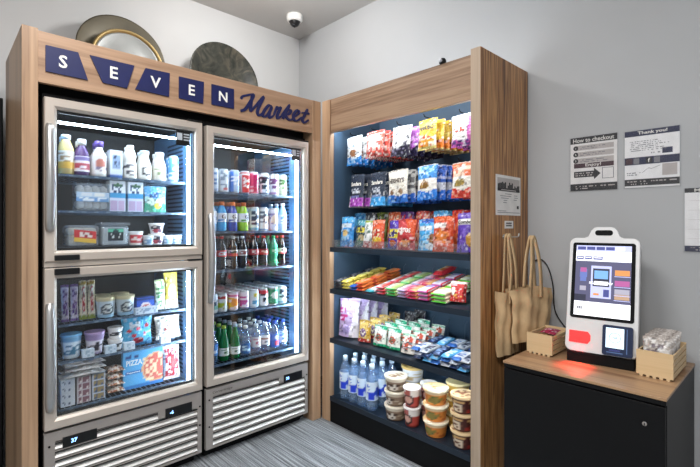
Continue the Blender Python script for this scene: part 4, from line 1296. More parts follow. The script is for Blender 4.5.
chips(-1.418, 2.092, .140, .195, .062, C('cf4a22', ('b', .86, 1, 'e0622e'), ('r', .08, .66, .72, .82, 'f0e6e0'), ('c', .55, .42, .35, .2, 'dc7a34'), ('s', .1, .08, .95, .3, 'd89a8a', 7, 4, .45), ('s', .6, .3, .95, .6, 'a8321e', 4, 5, .4)), 'orange crisp bag with a white slanted label', (), seed=48)
chips(-1.288, 2.092, .128, .212, .06, C('5a3ea6', ('b', .9, 1, '8a72c8'), ('r', .0, .68, .98, .84, 'f0eeea'), ('c', .85, .3, .3, .2, 'b88a3a'), ('s', .05, .1, .6, .6, '7a62c0', 6, 7, .35), ('s', .6, .12, 1, .42, '7a5420', 4, 4, .4)), 'purple crisp bag with a white label against the right side', (('Combos', .5, .76, .022, BLACK_INK, .100),), seed=49)
REAR = [(-2.26, 'blue', '5aaee6', '2a6ab0'), (-2.15, 'black and silver', '3a3e44', 'a8b0b4'), (-2.04, 'olive and black', '6a7a3a', '22261e'), (-1.93, 'orange', 'd8643a', 'e8c0a0'), (-1.82, 'violet and red', '6a3a8a', 'c83a3a'), (-1.69, 'brick red', 'b8382e', 'e0a080'), (-1.555, 'pale blue', '58b0e4', 'd0e4f0'), (-1.418, 'scarlet', 'c8301f', 'e86a3a'), (-1.306, 'red and violet', 'b0303a', '5a3ea0')]
for k, (x, nm, c0, c1) in enumerate(REAR):
    src = bag('crisp_bag', '', 'crisps', .110, .245, .048, C(c0, ('s', .05, .1, .95, .9, c1, 6, 8, .4), ('b', .92, 1, c0)), seed=60 + k, gus=.35)
    for j, (y, hz) in enumerate(((2.235, 0), (2.345, .01), (2.455, .02))):
        place(src, (x + .008 * j, y, Z1 + .006), (R(-7), 0, R(random.uniform(-2, 2))), '%s crisp bag, %s row behind the front bags' % (nm, ('first', 'second', 'last')[j]), 'crisp bags behind the front row')

# ------------------------------------------------------------------ candy bars in lanes
Z2 = 0.9495
LN = [(-2.292, .062, 'charcoal', C('4a4a50', ('s', .1, .1, .9, .9, '8a8a90', 3, 9, .4)), 3, .018),
      (-2.212, .062, 'yellow', C('ecd968', ('s', .15, .12, .85, .9, 'f4ecb0', 3, 8, .35), ('b', .4, .55, 'b8a030')), 3, .02),
      (-2.142, .056, 'blue and gold', C('2a5ab8', ('b', .35, 1, 'e4d46a'), ('s', .1, .4, .9, .95, 'c8b04a', 4, 8, .3)), 2, .016),
      (-2.072, .060, 'orange', C('e8793a', ('b', 0, .08, 'd0443a'), ('s', .15, .2, .85, .9, 'f4b088', 3, 8, .35)), 3, .021),
      (-1.985, .062, 'teal and white', C('dfe8ea', ('b', 0, .22, '3a9aa8'), ('s', .1, .3, .9, .95, '8ac4d0', 4, 9, .35)), 1, .02),
      (-1.885, .066, 'red and white', C('ece0dc', ('b', 0, .1, 'd04a58'), ('r', .6, .1, 1, 1, 'd84a44'), ('s', .1, .15, .6, .9, 'c8c0b4', 3, 9, .3)), 3, .018),
      (-1.795, .072, 'green', C('e4eccc', ('b', 0, .1, '3ab45a'), ('r', .7, .1, 1, 1, 'b8d078'), ('s', .1, .15, .7, .95, 'f0f0d8', 3, 9, .4)), 3, .018),
      (-1.705, .066, 'lilac', C('f0e0ea', ('b', 0, .1, '9a8ab0'), ('r', .65, .1, 1, 1, 'e0708a'), ('s', .1, .15, .65, .95, 'fbeef2', 3, 9, .4)), 3, .018),
      (-1.628, .066, 'cherry red', C('e0586a', ('b', 0, .1, 'c82a5a'), ('r', .62, .1, 1, 1, 'eeb070'), ('s', .1, .15, .6, .95, 'f0b0b0', 3, 9, .35)), 3, .019),
      (-1.545, .074, 'purple and pink', C('e6e0ea', ('b', 0, .1, 'b03a8a'), ('r', .82, .1, 1, 1, 'd0303a'), ('s', .1, .15, .8, .95, '8a78b8', 4, 9, .4)), 3, .022),
      (-1.436, .100, 'lime and cream', C('eceacb', ('b', 0, .1, '52c832'), ('r', .0, .1, .1, 1, 'd04a3a'), ('s', .15, .15, .9, .95, 'c8bc60', 4, 9, .35)), 3, .021)]
for x, w, nm, p, nl, h in LN:
    src = bar('candy_bar', '', w, .135, h, p)
    for d in range(3):
        for l in range(nl):
            place(src, (x - math.sin(R(10)) * 0, 2.128 + .142 * d - .17 * (h + .0012) * l, Z2 + .0045 + .176 * (2.128 + .142 * d - .0675 - 2.05) + .0675 * .176 + (h + .0012) * l), (R(10), 0, R(random.uniform(-1.5, 1.5))), '%s candy bar, %s, %s of its lane' % (nm, ('single layer' if nl == 1 else ('bottom layer', 'second layer', 'third layer')[l]), ('front', 'middle', 'back')[d]), nm + ' candy bars')
rbx = bag('candy_box', 'upright curved red candy packet at the right end of the candy lanes', 'candy', .100, .115, .05, C('c8302c', ('b', .88, 1, 'e8e0d4'), ('s', .2, .15, .85, .55, 'd8a04a', 5, 5, .45), ('c', .25, .5, .16, .2, 'ece4dc'), ('r', .88, 0, 1, .9, '8a2020')), seed=71, gus=.8)
rbx.location = (-1.338, 2.110, Z2 + .026)
rbx.rotation_euler = (R(-10), 0, R(6))
rr = bar('candy_bar', 'loose red and cream packet lying raised across the back of the lanes', .075, .17, .03, C('cf3038', ('r', .0, .2, .55, .9, 'ecd8b8'), ('s', .1, .2, .5, .85, 'd8a04a', 3, 8, .4)))
rr.location = (-1.628, 2.42, Z2 + .142)
rr.rotation_euler = (R(14), 0, R(-4))
pal = carton('snack_box', 'white snack box with a maroon lid band at the right wall', 'box', .10, .13, .135, C('dfe4e2', ('b', .80, 1, '8a2a3a'), ('s', .2, .5, .8, .66, '7a2a3a', 6, 2, .6), ('s', .05, .05, .95, .42, '5a7a80', 7, 5, .45)))
pal.location = (-1.270, 2.30, Z2 + .0045 + .176 * .315)

# ------------------------------------------------------------------ pouches and bars on the third shelf
Z3 = 0.5985


def z3(y):
    return Z3 + .0105 + .087 * max(0.0, y - 2.05)


pw_ = bag('popcorn_bag', '', 'snack bag', .168, .265, .085, C('cdb8e6', ('b', .93, 1, 'a684d0'), ('s', .05, .62, .45, .78, 'c03a84', 5, 3, .7), ('s', .05, .4, .6, .58, 'b83a80', 6, 3, .6), ('s', .05, .1, .9, .3, 'a494cc', 6, 4, .4), ('d', 1, -.4, .3, 'f0ecf6')), seed=81, gus=.7)
for k, (y, dx) in enumerate(((2.125, 0), (2.225, .006), (2.325, .01), (2.425, .014))):
    place(pw_, (-2.240 + dx, y, z3(y)), (R(-4), 0, R((14, 4, -3, 5)[k])), 'lilac and white popcorn bag with magenta print, %s in its row' % ordn(k), 'lilac popcorn bags')
gb = bag('nut_pouch', '', 'snack bag', .100, .145, .05, C('d8b868', ('b', .9, 1, 'b8923a'), ('c', .45, .42, .28, .2, '7a5a8a'), ('s', .2, .3, .7, .55, 'e8e0d0', 4, 4, .5), ('b', 0, .16, 'b83a34'), ('r', .8, .1, 1, .9, 'c89a38')), seed=82, gus=.6)
for k in range(4):
    place(gb, (-2.065 + .012 * k, 2.105 + .085 * k, z3(2.105 + .085 * k)), (R(-8), 0, R((12, 6, 10, 2)[k])), 'gold nut pouch with a violet badge, %s in its row' % ordn(k), 'gold nut pouches')
bb = bag('nut_pouch', '', 'snack bag', .095, .15, .045, C('38343a', ('b', .9, 1, '5a5a60'), ('s', .1, .2, .9, .8, '8a8a88', 5, 6, .4)), seed=83, gus=.6)
for k in range(2):
    place(bb, (-1.935 + .03 * k, 2.43 + .07 * k, z3(2.43 + .07 * k)), (R(-6), 0, R(6)), 'dark grey pouch behind the green ones, %s' % ('nearer', 'farther')[k], 'dark grey pouches')
gn = bag('granola_pouch', '', 'snack bag', .105, .135, .05, C('e4e4da', ('b', .80, 1, '2aa878'), ('s', .15, .82, .85, .92, 'bfe8d4', 6, 1, .5), ('c', .5, .42, .26, .18, 'b8604a'), ('s', .2, .3, .8, .6, '5a6a50', 5, 4, .35), ('b', 0, .14, '1f9468'), ('r', 0, 0, .1, 1, '2aa878')), seed=84, gus=.6)
for k in range(4):
    for j, x in enumerate((-1.925, -1.812)):
        if j == 0 and k == 3:
            continue
        place(gn, (x + .012 * k, 2.105 + .085 * k + .004 * j, z3(2.105 + .085 * k)), (R(-10), 0, R(random.uniform(-4, 8))), 'white granola pouch with a green top, %s in the %s row' % (ordn(k), ('left', 'right')[j]), 'green topped granola pouches')
rd = bag('granola_pouch', '', 'snack bag', .10, .12, .05, C('ded4c8', ('s', .1, .2, .9, .9, 'c8503a', 6, 7, .4), ('s', .1, .1, .9, .6, '6a6a6a', 6, 6, .25), ('b', .88, 1, '8ab898')), seed=85, gus=.6)
for k in range(4):
    place(rd, (-1.690 + .012 * k, 2.105 + .085 * k, z3(2.105 + .085 * k)), (R(-12), 0, R(5)), 'cream and red granola pouch beside the green ones, %s in its row' % ordn(k), 'cream and red granola pouches')
PB = [('navy', C('24365e', ('s', .1, .1, .9, .9, '8aa4d0', 3, 9, .35))), ('sky blue', C('5aa8dc', ('s', .1, .1, .9, .9, 'd8ecf8', 3, 8, .4))), ('white and blue', C('dfe4ea', ('b', .0, .2, '3a68b0'), ('s', .1, .2, .9, .9, '4a70b8', 3, 9, .35))), ('silver', C('b8bcc4', ('s', .1, .1, .9, .9, '3a4460', 3, 8, .4)))]
srcs = [(nm, bar('protein_bar', '', .056, .150, .020, p)) for nm, p in PB]
cnt = {}
for col_, x in enumerate((-1.585, -1.520, -1.455, -1.390, -1.325, -1.262)):
    for d in range(2):
        for l in range(3):
            nm, s = srcs[(col_ + l * 3 + d * 2) % 4]
            key = (nm, d, l)
            cnt[key] = cnt.get(key, 0) + 1
            place(s, (x + .008 * math.sin(l * 2.1 + col_), 2.125 + .165 * d + .006 * math.cos(col_ * 1.7 + l), z3(2.12 + .165 * d) + .0245 * l), (R(5), 0, R(5 * math.sin(col_ * 2.3 + l * 1.9 + d))),
                  '%s wrapped bar in the %s column of the bar heap, %s, %s layer' % (nm, ('first', 'second', 'third', 'fourth', 'fifth', 'sixth')[col_], ('front', 'rear')[d], ('bottom', 'middle', 'top')[l]), 'wrapped bars heaped by the right side')
bw = bag('snack_bag', '', 'snack bag', .105, .15, .05, C('a8b4d4', ('s', .05, .1, .95, .9, '3a4a88', 6, 7, .45), ('s', .05, .1, .95, .9, 'e8ecf4', 5, 6, .3)), seed=88, gus=.6)
for k in range(2):
    place(bw, (-1.395 + .115 * k, 2.47, z3(2.48)), (R(-4), 0, 0), 'upright blue and white bag at the back, %s' % ('left of the pair', 'against the right side')[k], 'upright blue and white bags')

# ------------------------------------------------------------------ water and noodle cups on the bottom shelf
Z4 = 0.1845
WB2 = [(.034, 0), (.040, .006), (.041, .05), (.039, .06), (.041, .07), (.041, .17), (.039, .20), (.028, .235), (.015, .262), (.0145, .272)]
sw = bottle('water_bottle', '', WB2, CLEAR, (.07, .19, .0415, C('d4e6f8', ('r', .42, .35, .54, 1, '3f78d8'), ('s', .43, .42, .53, .95, 'f0f6fc', 2, 7, .6), ('c', .56, .24, .10, .24, '1f3fd0'), ('c', .74, .45, .08, .3, '2a50d0'))), (.017, .268, .298, CAP['pale']))
for j, x in enumerate((-2.245, -2.155, -2.070, -1.980)):
    for k in range(3):
        place(sw, (x + .004 * k, 2.098 + .096 * k - .006 * (j == 3), Z4), R(random.uniform(-25, 25)), 'clear water bottle with blue drop label, %s of the %s row' % (('front', 'middle', 'back')[k], ('leftmost', 'second', 'third', 'rightmost')[j]), 'water bottles on the bottom shelf')


def noodle(label, r0, r1, h, p, lp, **kw):
    return tub('noodle_bowl', label, 'noodles', r0, r1, h, p, lp, **kw)


n1 = noodle('', .058, .069, .082, C('8a7460', ('b', .74, 1, 'd8cdb8'), ('c', .5, .36, .1, .28, 'd8d0c4'), ('s', .36, .2, .64, .6, '4a3428', 7, 4, .45), ('b', 0, .1, '5a4434'), ('s', .0, .2, .36, .6, 'c0b4a0', 8, 4, .35), ('s', .64, .2, 1, .6, 'c0b4a0', 8, 4, .35)),
            C('ded4c0', ('s', .2, .2, .8, .8, '8a6a4a', 6, 6, .4)), lid_r=.074, lid_h=.009)
n3 = noodle('', .056, .069, .084, C('d8863a', ('b', .76, 1, 'ecd0a4'), ('c', .5, .4, .09, .28, '5a6a3a'), ('s', .38, .2, .62, .62, '8a7a3a', 6, 4, .5), ('s', .0, .1, .38, .6, 'b8602a', 8, 4, .4), ('s', .62, .1, 1, .6, 'b8602a', 8, 4, .4)),
            C('eccf98', ('d', 1, -1, .1, 'f4e8cc'), ('s', .25, .25, .75, .75, 'c0783a', 5, 5, .35)), lid_r=.075, lid_h=.009)
n4 = noodle('', .053, .066, .088, C('4a2420', ('b', .86, 1, 'd8b48c'), ('c', .48, .36, .09, .28, 'd8c8b0'), ('s', .38, .2, .6, .55, '6a4030', 5, 4, .5), ('s', .2, .62, .8, .8, 'c8a06a', 12, 2, .5), ('s', .62, .1, 1, .6, '8a2a24', 6, 4, .5)),
            C('d8bc90', ('s', .15, .15, .85, .85, '8a4a2a', 7, 7, .45)), lid_r=.072, lid_h=.009)
n2 = noodle('', .040, .052, .112, C('b84a40', ('b', .6, 1, 'e8e4e0'), ('c', .5, .42, .13, .3, '3a2020'), ('c', .5, .42, .09, .2, 'd0a090'), ('b', 0, .08, '7a2a24'), ('s', .3, .7, .7, .95, 'b05a50', 6, 2, .5)),
            C('e9e5e2'), lid_r=.055, lid_h=.006)
n5 = noodle('', .060, .072, .090, C('e4e6ea', ('s', .3, .2, .7, .7, 'c8b48c', 6, 5, .35), ('b', .0, .12, 'b8bcc4')), C('d4b46a', ('s', .2, .2, .8, .8, '8a6424', 7, 7, .4)), lid_r=.077, lid_h=.009)
n6 = noodle('', .056, .068, .084, C('e0b04a', ('s', .2, .2, .8, .7, 'b8742a', 9, 4, .4)), C('ecd8a0'), lid_r=.073, lid_h=.009)
L3 = ('bottom', 'middle', 'top')
for k in range(3):
    place(n1, (-1.790, 2.112, Z4 + .0905 * k), R((6, -14, 20)[k]), 'brown noodle bowl, %s of the stack beside the water bottles' % L3[k], 'brown noodle bowls')
for k in range(3):
    place(n5, (-1.785, 2.28, Z4 + .0985 * k), R(10 * k), 'pale noodle bowl with gold lid, %s of the stack behind' % L3[k], 'gold lidded noodle bowls')
for k in range(2):
    place(n2, (-1.655, 2.105, Z4 + .1175 * k), R(12 * k - 6), 'tall red and white noodle cup, %s of the front pair' % ('lower', 'upper')[k], 'tall noodle cups')
for k in range(2):
    place(n2, (-1.625, 2.235, Z4 + .1175 * k), R(15 * k), 'tall red and white noodle cup, %s of the rear pair' % ('lower', 'upper')[k], 'tall noodle cups')
for k in range(3):
    place(n3, (-1.485, 2.112, Z4 + .0925 * k), R((-8, 10, 28)[k]), 'orange noodle bowl, %s of its stack' % L3[k], 'orange noodle bowls')
for k in range(3):
    place(n6, (-1.445, 2.285, Z4 + .0925 * k), 0, 'yellow noodle bowl, %s of the stack behind the orange one' % L3[k], 'yellow noodle bowls')
for k in range(3):
    place(n4, (-1.302, 2.112, Z4 + .0965 * k), R((8, -6, 4)[k]), 'dark brown noodle bowl with tan lid, %s of its stack at the right side' % L3[k], 'dark noodle bowls')
# ------------------------------------------------------------------ dishes on top of the surround
BRONZE = mat('dark_bronze', '4f493a', 0.42, 0.4, 0.25, 5)
GOLD = mat('dull_gold', '9a8455', 0.4, 0.5, 0.1)
PEWTER = mat('polished_silver', '8d908f', 0.35, 0.3, 0.08, 4)


def lacquer():
    m, nt, p = nodes('swirled_dark_lacquer')
    p.inputs['Roughness'].default_value = 0.25
    tc = nt.nodes.new('ShaderNodeTexCoord')
    w = nt.nodes.new('ShaderNodeTexNoise')
    w.inputs['Scale'].default_value = 7
    w.inputs['Detail'].default_value = 5
    w.inputs['Distortion'].default_value = 2.5
    r = nt.nodes.new('ShaderNodeValToRGB')
    e = r.color_ramp.elements
    e.new(.5)
    for i, (q, c) in enumerate(((.35, '20221e'), (.52, '35362f'), (.7, '544e43'))):
        e[i].position = q
        e[i].color = hx(c)
    nt.links.new(tc.outputs['Object'], w.inputs['Vector'])
    nt.links.new(w.outputs['Fac'], r.inputs['Fac'])
    nt.links.new(r.outputs['Color'], p.inputs['Base Color'])
    return m


def dish(name, label, y, x, zb, r, prof, mats, lean=8):
    """a round dish standing on its rim, face towards the room (+x), leaning back"""
    t = thing(name, label, 'dish', (x, y, zb), rot=(0, R(-lean), 0))
    for nm, pr, m in prof:
        b = B().lathe([(q * r, h) for q, h in pr], 56, 0, None, True, (0, 0), False)
        b.v = [(h, yy, xx + r) for xx, yy, h in b.v]
        o = obj(nm, b, m, t)
    return t


dish('bronze_charger', 'large dark bronze charger standing on the surround, behind the silver tray', .935, -3.24, 2.2925, .285,
     [('rim', [(.60, .0), (.72, .006), (.97, .028), (1.0, .028), (1.0, .020), (.97, .016), (.72, -.006), (.60, -.010)], BRONZE), ('well', [(.005, .0), (.60, .0), (.60, -.010), (.005, -.010)], BRONZE)], None)
dish('silver_tray', 'round silver tray with a gold edge leaning on the bronze charger', .958, -3.175, 2.2925, .232,
     [('rim', [(.90, .004), (.93, .016), (.98, .018), (1.0, .010), (.98, .0), (.90, -.004)], GOLD), ('well', [(.005, -.002), (.5, -.002), (.86, .0), (.90, .004), (.90, -.004), (.005, -.008)], PEWTER)], None)
dish('lacquer_bowl', 'dark swirled lacquer dish standing on the surround above the word Market', 1.695, -3.24, 2.2925, .298,
     [('body', [(.005, .0), (.45, .004), (.75, .022), (.96, .052), (1.0, .055), (1.0, .048), (.76, .012), (.45, -.010), (.005, -.012)], lacquer())], None)

# ------------------------------------------------------------------ ceiling camera
dc = thing('security_camera', 'white dome security camera on the ceiling near the corner', 'camera', (-3.08, 2.27, ZC))
obj('mount', B().lathe([(.070, -.0005), (.072, -.012), (.068, -.045), (.060, -.056), (.050, -.058)], 32), WHITE, dc)
b = B().lathe([(.050, -.058)] + [(.044 * math.cos(a * math.pi / 16), -.058 - .044 * math.sin(a * math.pi / 16)) for a in range(1, 8)] + [(.002, -.108)], 28)
dm = obj('dome', b, BLACK, dc)
b = B().lathe([(.018, 0), (.018, .012), (.012, .014), (.003, .014)], 16)
b.v = [(0.030 + .5 * x + .0 + z * .6, -.030 + y * .8 - z * .6, -.092 - .35 * x - .1 * z - .008) for x, y, z in b.v]
obj('lens', b, mat('lens_grey', '8a8f96', .15), dm)

wc_ = thing('shelf_camera', 'tiny black camera perched on top of the snack shelving header', 'camera', (-1.400, 2.056, 2.3085))
obj('body', B().lathe([(.016, 0), (.020, .004), (.020, .020), (.014, .030), (.003, .033)], 20), BLACK, wc_)
b = B().lathe([(.010, 0), (.011, .010), (.008, .012), (.002, .012)], 16)
b.v = [(x, -.018 - z, .015 + y) for x, y, z in b.v]
obj('lens', b, mat('lens_glint', 'b8bcc2', .12), wc_)

# ------------------------------------------------------------------ counter with the checkout
CT = 0.75
bk = mat('satin_black_panel', '08080a', 0.45, 0.0, 0.1, 3, spec=0.3)
cb = thing('counter_cabinet', 'black cabinet with a wood laminate top carrying the checkout kiosk', 'cabinet', (-.68, 2.29, 0))
b = B()
b.box(-1.003, -.358, 2.003, 2.594, .04, CT - .012)
b.box(-.98, -.38, 2.03, 2.58, 0, .04)
obj('body', loc_to(cb, b), bk, cb)
obj('worktop', loc_to(cb, B().box(-1.005, -.355, 1.982, 2.596, CT - .011, CT, 0, .0015)), WOOD_TOP, cb)
obj('top_rail', loc_to(cb, B().box(-1.003, -.358, 1.988, 2.003, CT - .030, CT - .0115)), bk, cb)
d = obj('door', loc_to(cb, B().box(-1.001, -.360, 1.985, 2.002, .05, CT - .036, 0, .0015)), bk, cb)
lk = B().lathe([(.008, 0), (.008, .003), (.0065, .004), (.002, .003)], 18)
lk.v = [(-.426 + x, 1.985 - z, .634 + y) for x, y, z in lk.v]
lo = obj('lock', loc_to(cb, lk), GRILLE, d)
kh = B().box(-.4275, -.4245, 1.9785, 1.9806, .629, .639)
obj('keyhole', loc_to(cb, kh), BLACK, d)


# ------------------------------------------------------------------ self checkout kiosk
SHELL_W = mat('kiosk_white', 'e4e4e4', 0.3, 0, 0.02)
kq = thing('checkout_kiosk', 'white self-checkout kiosk with a lit touchscreen on the counter', 'kiosk', (-.664, 2.275, CT), R(8))
LEAN = R(13)


def KM(x, s, d):
    """panel coordinates: across, up the slope, out of the face"""
    y = .015 + s * math.sin(LEAN) - d * math.cos(LEAN)
    return (x, y - .05, .048 + s * math.cos(LEAN) + d * math.sin(LEAN))


def rrect(x0, x1, s0, s1, r, n=6):
    pts = []
    for cx, cy, a0 in ((x1 - r, s1 - r, 0), (x0 + r, s1 - r, 90), (x0 + r, s0 + r, 180), (x1 - r, s0 + r, 270)):
        for k in range(n + 1):
            a = R(a0 + 90 * k / n)
            pts.append((cx + r * math.cos(a), cy + r * math.sin(a)))
    return pts


HW, HH = .150, .558
out = rrect(-HW, HW, 0, HH, .030)
i0 = 7
bump = [(.085, HH), (.068, HH + .008), (.056, HH + .038), (.044, HH + .052), (.030, HH + .056), (-.030, HH + .056), (-.044, HH + .052), (-.056, HH + .038), (-.068, HH + .008), (-.085, HH)]
poly = out[:i0] + bump + out[i0:]
hb = B()
inner = [(x * .985, .003 + s * .99) for x, s in poly]
n = len(poly)
v = [KM(x, s, .0) for x, s in inner] + [KM(x, s, -.006) for x, s in poly] + [KM(x, s, -.052) for x, s in poly]
f = [list(range(n))] + [[i, (i + 1) % n, n + (i + 1) % n, n + i] for i in range(n)] + [[n + i, n + (i + 1) % n, 2 * n + (i + 1) % n, 2 * n + i] for i in range(n)] + [list(range(2 * n, 3 * n))[::-1]]
hb.add(v, f)
obj('housing', hb, SHELL_W, kq)
obj('back_shell', B().prism(rrect(-HW + .003, HW - .003, .012, HH - .01, .03), lambda a, c, d: KM(a, c, d), -.105, -.0525), BLACK, kq)
b = B().box(-.138, .138, -.045, .165, 0, .050, 0, .004)
obj('base', b, MATTE_BLACK, kq)
obj('camera_window', B().prism(rrect(-.038, .038, HH + .012, HH + .038, .012), lambda a, c, d: KM(a, c, d), .0003, .002), MATTE_BLACK, kq)
bez = obj('screen_bezel', B().prism(rrect(-.133, .133, .160, .532, .012), lambda a, c, d: KM(a, c, d), .0003, .0025), MATTE_BLACK, kq)


def lit(name, col, s=1.0):
    return emit('screen_' + name, col, s)


SW, SN = lit('white', 'f4f6fb', .95), lit('navy', '39407e', .8)
SX0, SX1, SS0, SS1 = -.117, .117, .174, .518


def q(b, x0, x1, s0, s1, mi, d=.003):
    b.add([KM(x0, s0, d), KM(x1, s0, d), KM(x1, s1, d), KM(x0, s1, d)], [[0, 1, 2, 3]], mi)


sb = B()
q(sb, SX0, SX1, SS0, SS1, 0)
q(sb, SX0, SX1, .490, SS1, 1, .0033)
for k in range(5):
    q(sb, SX0 + .006 + .041 * k, SX0 + .042 + .041 * k, 0.496, .512, 2 if k < 4 else 0, .0036)
for k, w in enumerate((.030, .030, .040)):
    x = SX0 + .004 + .036 * k
    q(sb, x, x + w, .448, .464, 2, .0036)
    q(sb, x + .003, x + w - .004, .455, .459, 0, .0039)
q(sb, SX0, SX1, .242, .440, 3, .0033)
q(sb, SX0 + .020, SX0 + .052, .36, .40, 4, .0036)
for k, (s, m) in enumerate(((.375, 5), (.325, 6), (.285, 7), (.262, 8))):
    q(sb, .052, .112, s, s + .026, m, .0036)
    q(sb, .050, .115, s - .006, s - .003, 1, .0038)
for k, (s, m) in enumerate(((.385, 6), (.34, 4), (.295, 7))):
    q(sb, -.095, -.068, s, s + .022, m, .0037)
q(sb, SX0, SX0 + .05, .245, .275, 9, .0036)
q(sb, -.048, .038, .262, .418, 1, .0040)
q(sb, -.040, .030, .318, .405, 9, .0043)
q(sb, -.034, .024, .355, .395, 10, .0046)
q(sb, -.034, .024, .325, .343, 0, .0046)
q(sb, .006, .030, .270, .305, 2, .0046)
q(sb, -.036, -.012, .275, .285, 5, .0046)
for k in range(7):
    x = SX0 + .012 + .0035 * k
    q(sb, x, x + (.002 if k % 3 else .003), .203, .217, 9, .0036)
q(sb, SX0 + .018, SX0 + .028, .186, .190, 5, .0036)
scr = obj('screen', sb, [SW, lit('lavender', 'aeb2da', .9), SN, lit('slate', '4a4a68', .75), lit('blue', '5a6aa8', .8), lit('orange', 'c8854a', .8), lit('magenta', 'a0508a', .8), lit('grey', '9a98a8', .8), lit('tan', 'a88a70', .8), lit('dark', '23253c', .6), lit('sky', '6a9ad0', .9)], bez, fix=False)
lb = B()
write(lb, 'SCAN BELOW', -.005, .334, .011, lambda a, c: KM(a, c, .005), .03, .10)
obj('screen_lettering', lb, SW, scr, fix=False)
RED = emit('scanner_red', (0.90, .03, .03, 1), 0.85)
obj('scanner_window', B().prism([(-.132, .042), (-.052, .042), (-.040, .058), (-.040, .082), (-.052, .098), (-.132, .098)], lambda a, c, d: KM(a, c, d), .0003, .003), [RED], kq)
lamp('scanner_glow', 'SPOT', (0, 0, 0), 9, (1, .05, .04), .02)
sg = bpy.data.objects['scanner_glow']
sg.data.spot_size = R(75)
sg.data.spot_blend = 1.0
sg.parent = kq
sg.location = KM(-.088, .07, .012)
sg.rotation_euler = (R(-30), 0, 0)
rd_ = obj('card_reader', B().prism(rrect(.012, .132, .006, .142, .010), lambda a, c, d: KM(a, c, d), .0003, .026), mat('reader_navy', '152548', .3), kq)
rb = B()
q(rb, .026, .098, .040, .130, 0, .0265)
rsc = obj('reader_screen', rb, [lit('pale', 'cfe6f6', .95)], rd_, fix=False)
rb = B()
for k in range(24):
    a0, a1 = R(15 * k), R(15 * k + 10)
    rb.add([KM(.062 + rr_ * math.cos(a), .086 + rr_ * math.sin(a), .0268) for rr_ in (.021, .0235) for a in (a0, a1)], [[0, 1, 3, 2]])
write(rb, 'TAP', .062, .086, .008, lambda a, c: KM(a, c, .0268), .02)
for k in range(3):
    q(rb, .040, .084, .026 + .003 * k, .0275 + .003 * k, 0, .0268)
obj('reader_mark', rb, [SN], rsc, fix=False)
rb = B()
q(rb, .030, .094, .018, .022, 0, .0266)
q(rb, .108, .111, .02, .13, 0, .0266)
obj('reader_trim', rb, [mat('reader_line', '5a7ab0', .4)], rd_, fix=False)

# ------------------------------------------------------------------ crates and what is in them
def crate(label, x0, x1, y0, y1, h):
    t = thing('wooden_crate', label, 'crate', ((x0 + x1) / 2, (y0 + y1) / 2, CT + .0005))
    w, d = (x1 - x0) / 2, (y1 - y0) / 2
    th = .006
    for sy in (-1, 1):
        b = B()
        y = sy * d
        b.box(-w, w, min(y, y - sy * th), max(y, y - sy * th), .008, h)
        for k in range(5):
            x = -w + .012 + (2 * w - .036) * k / 4
            b.box(x, x + .012, min(y, y - sy * th), max(y, y - sy * th), 0, .008)
        obj('end_board', b, PINE, t)
    for sx in (-1, 1):
        for k in range(4):
            x = sx * w
            z = .010 + (h - .010) * k / 4
            b = B().box(min(x, x - sx * .005), max(x, x - sx * .005), -d + th, d - th, z, z + (h - .01) / 4 - .006)
            obj('slat', b, PINE, t)
    obj('bottom_board', B().box(-w + .006, w - .006, -d + th, d - th, .008, .013), PINE, t)
    return t


crate('small pale wooden crate at the left of the checkout kiosk', -.985, -.858, 2.198, 2.43, .105)
crate('pale wooden crate right of the checkout kiosk, full of clear wrapped packs', -.506, -.374, 2.212, 2.50, .113)
pk = bag('snack_packet', '', 'packet', .080, .11, .026, C('a01f4a', ('b', .9, 1, 'c84a70'), ('c', .5, .5, .3, .2, '7a1238'), ('s', .2, .3, .8, .7, 'd88aa0', 6, 4, .3)), seed=91, res=(12, 14))
for k in range(3):
    place(pk, (-.921 + .003 * k, 2.272 + .004 * k, CT + .034 + .031 * k), (R(-88), 0, R((2, -4, 5)[k])), 'shiny crimson packet in the small left crate, %s' % ('lowest', 'middle one', 'topmost')[k], 'crimson packets')
CL = printed('crinkled_clear_wrap', .18, 0, .5, .9)
cp = bag('wrapped_pack', '', 'packet', .106, .155, .022, C('b9b0aa', ('s', .05, .1, .95, .9, 'e8e6e4', 6, 8, .4), ('s', .1, .15, .9, .8, '7a7078', 7, 7, .3), ('s', .2, .3, .8, .7, '6a5a7a', 4, 5, .25)), mat_=CL, seed=92, res=(14, 18))
for k in range(8):
    place(cp, (-.440 + .004 * math.sin(k * 2.3), 2.252 + .029 * k, CT + .0145), (R(-3 + 2 * math.sin(k * 1.7)), R(3 * math.sin(k * 3.1)), R(6 * math.sin(k * 2.1))), 'clear wrapped pack in the right crate, %s from the front' % ('first', 'second', 'third', 'fourth', 'fifth', 'sixth', 'seventh', 'eighth')[k], 'clear wrapped packs')

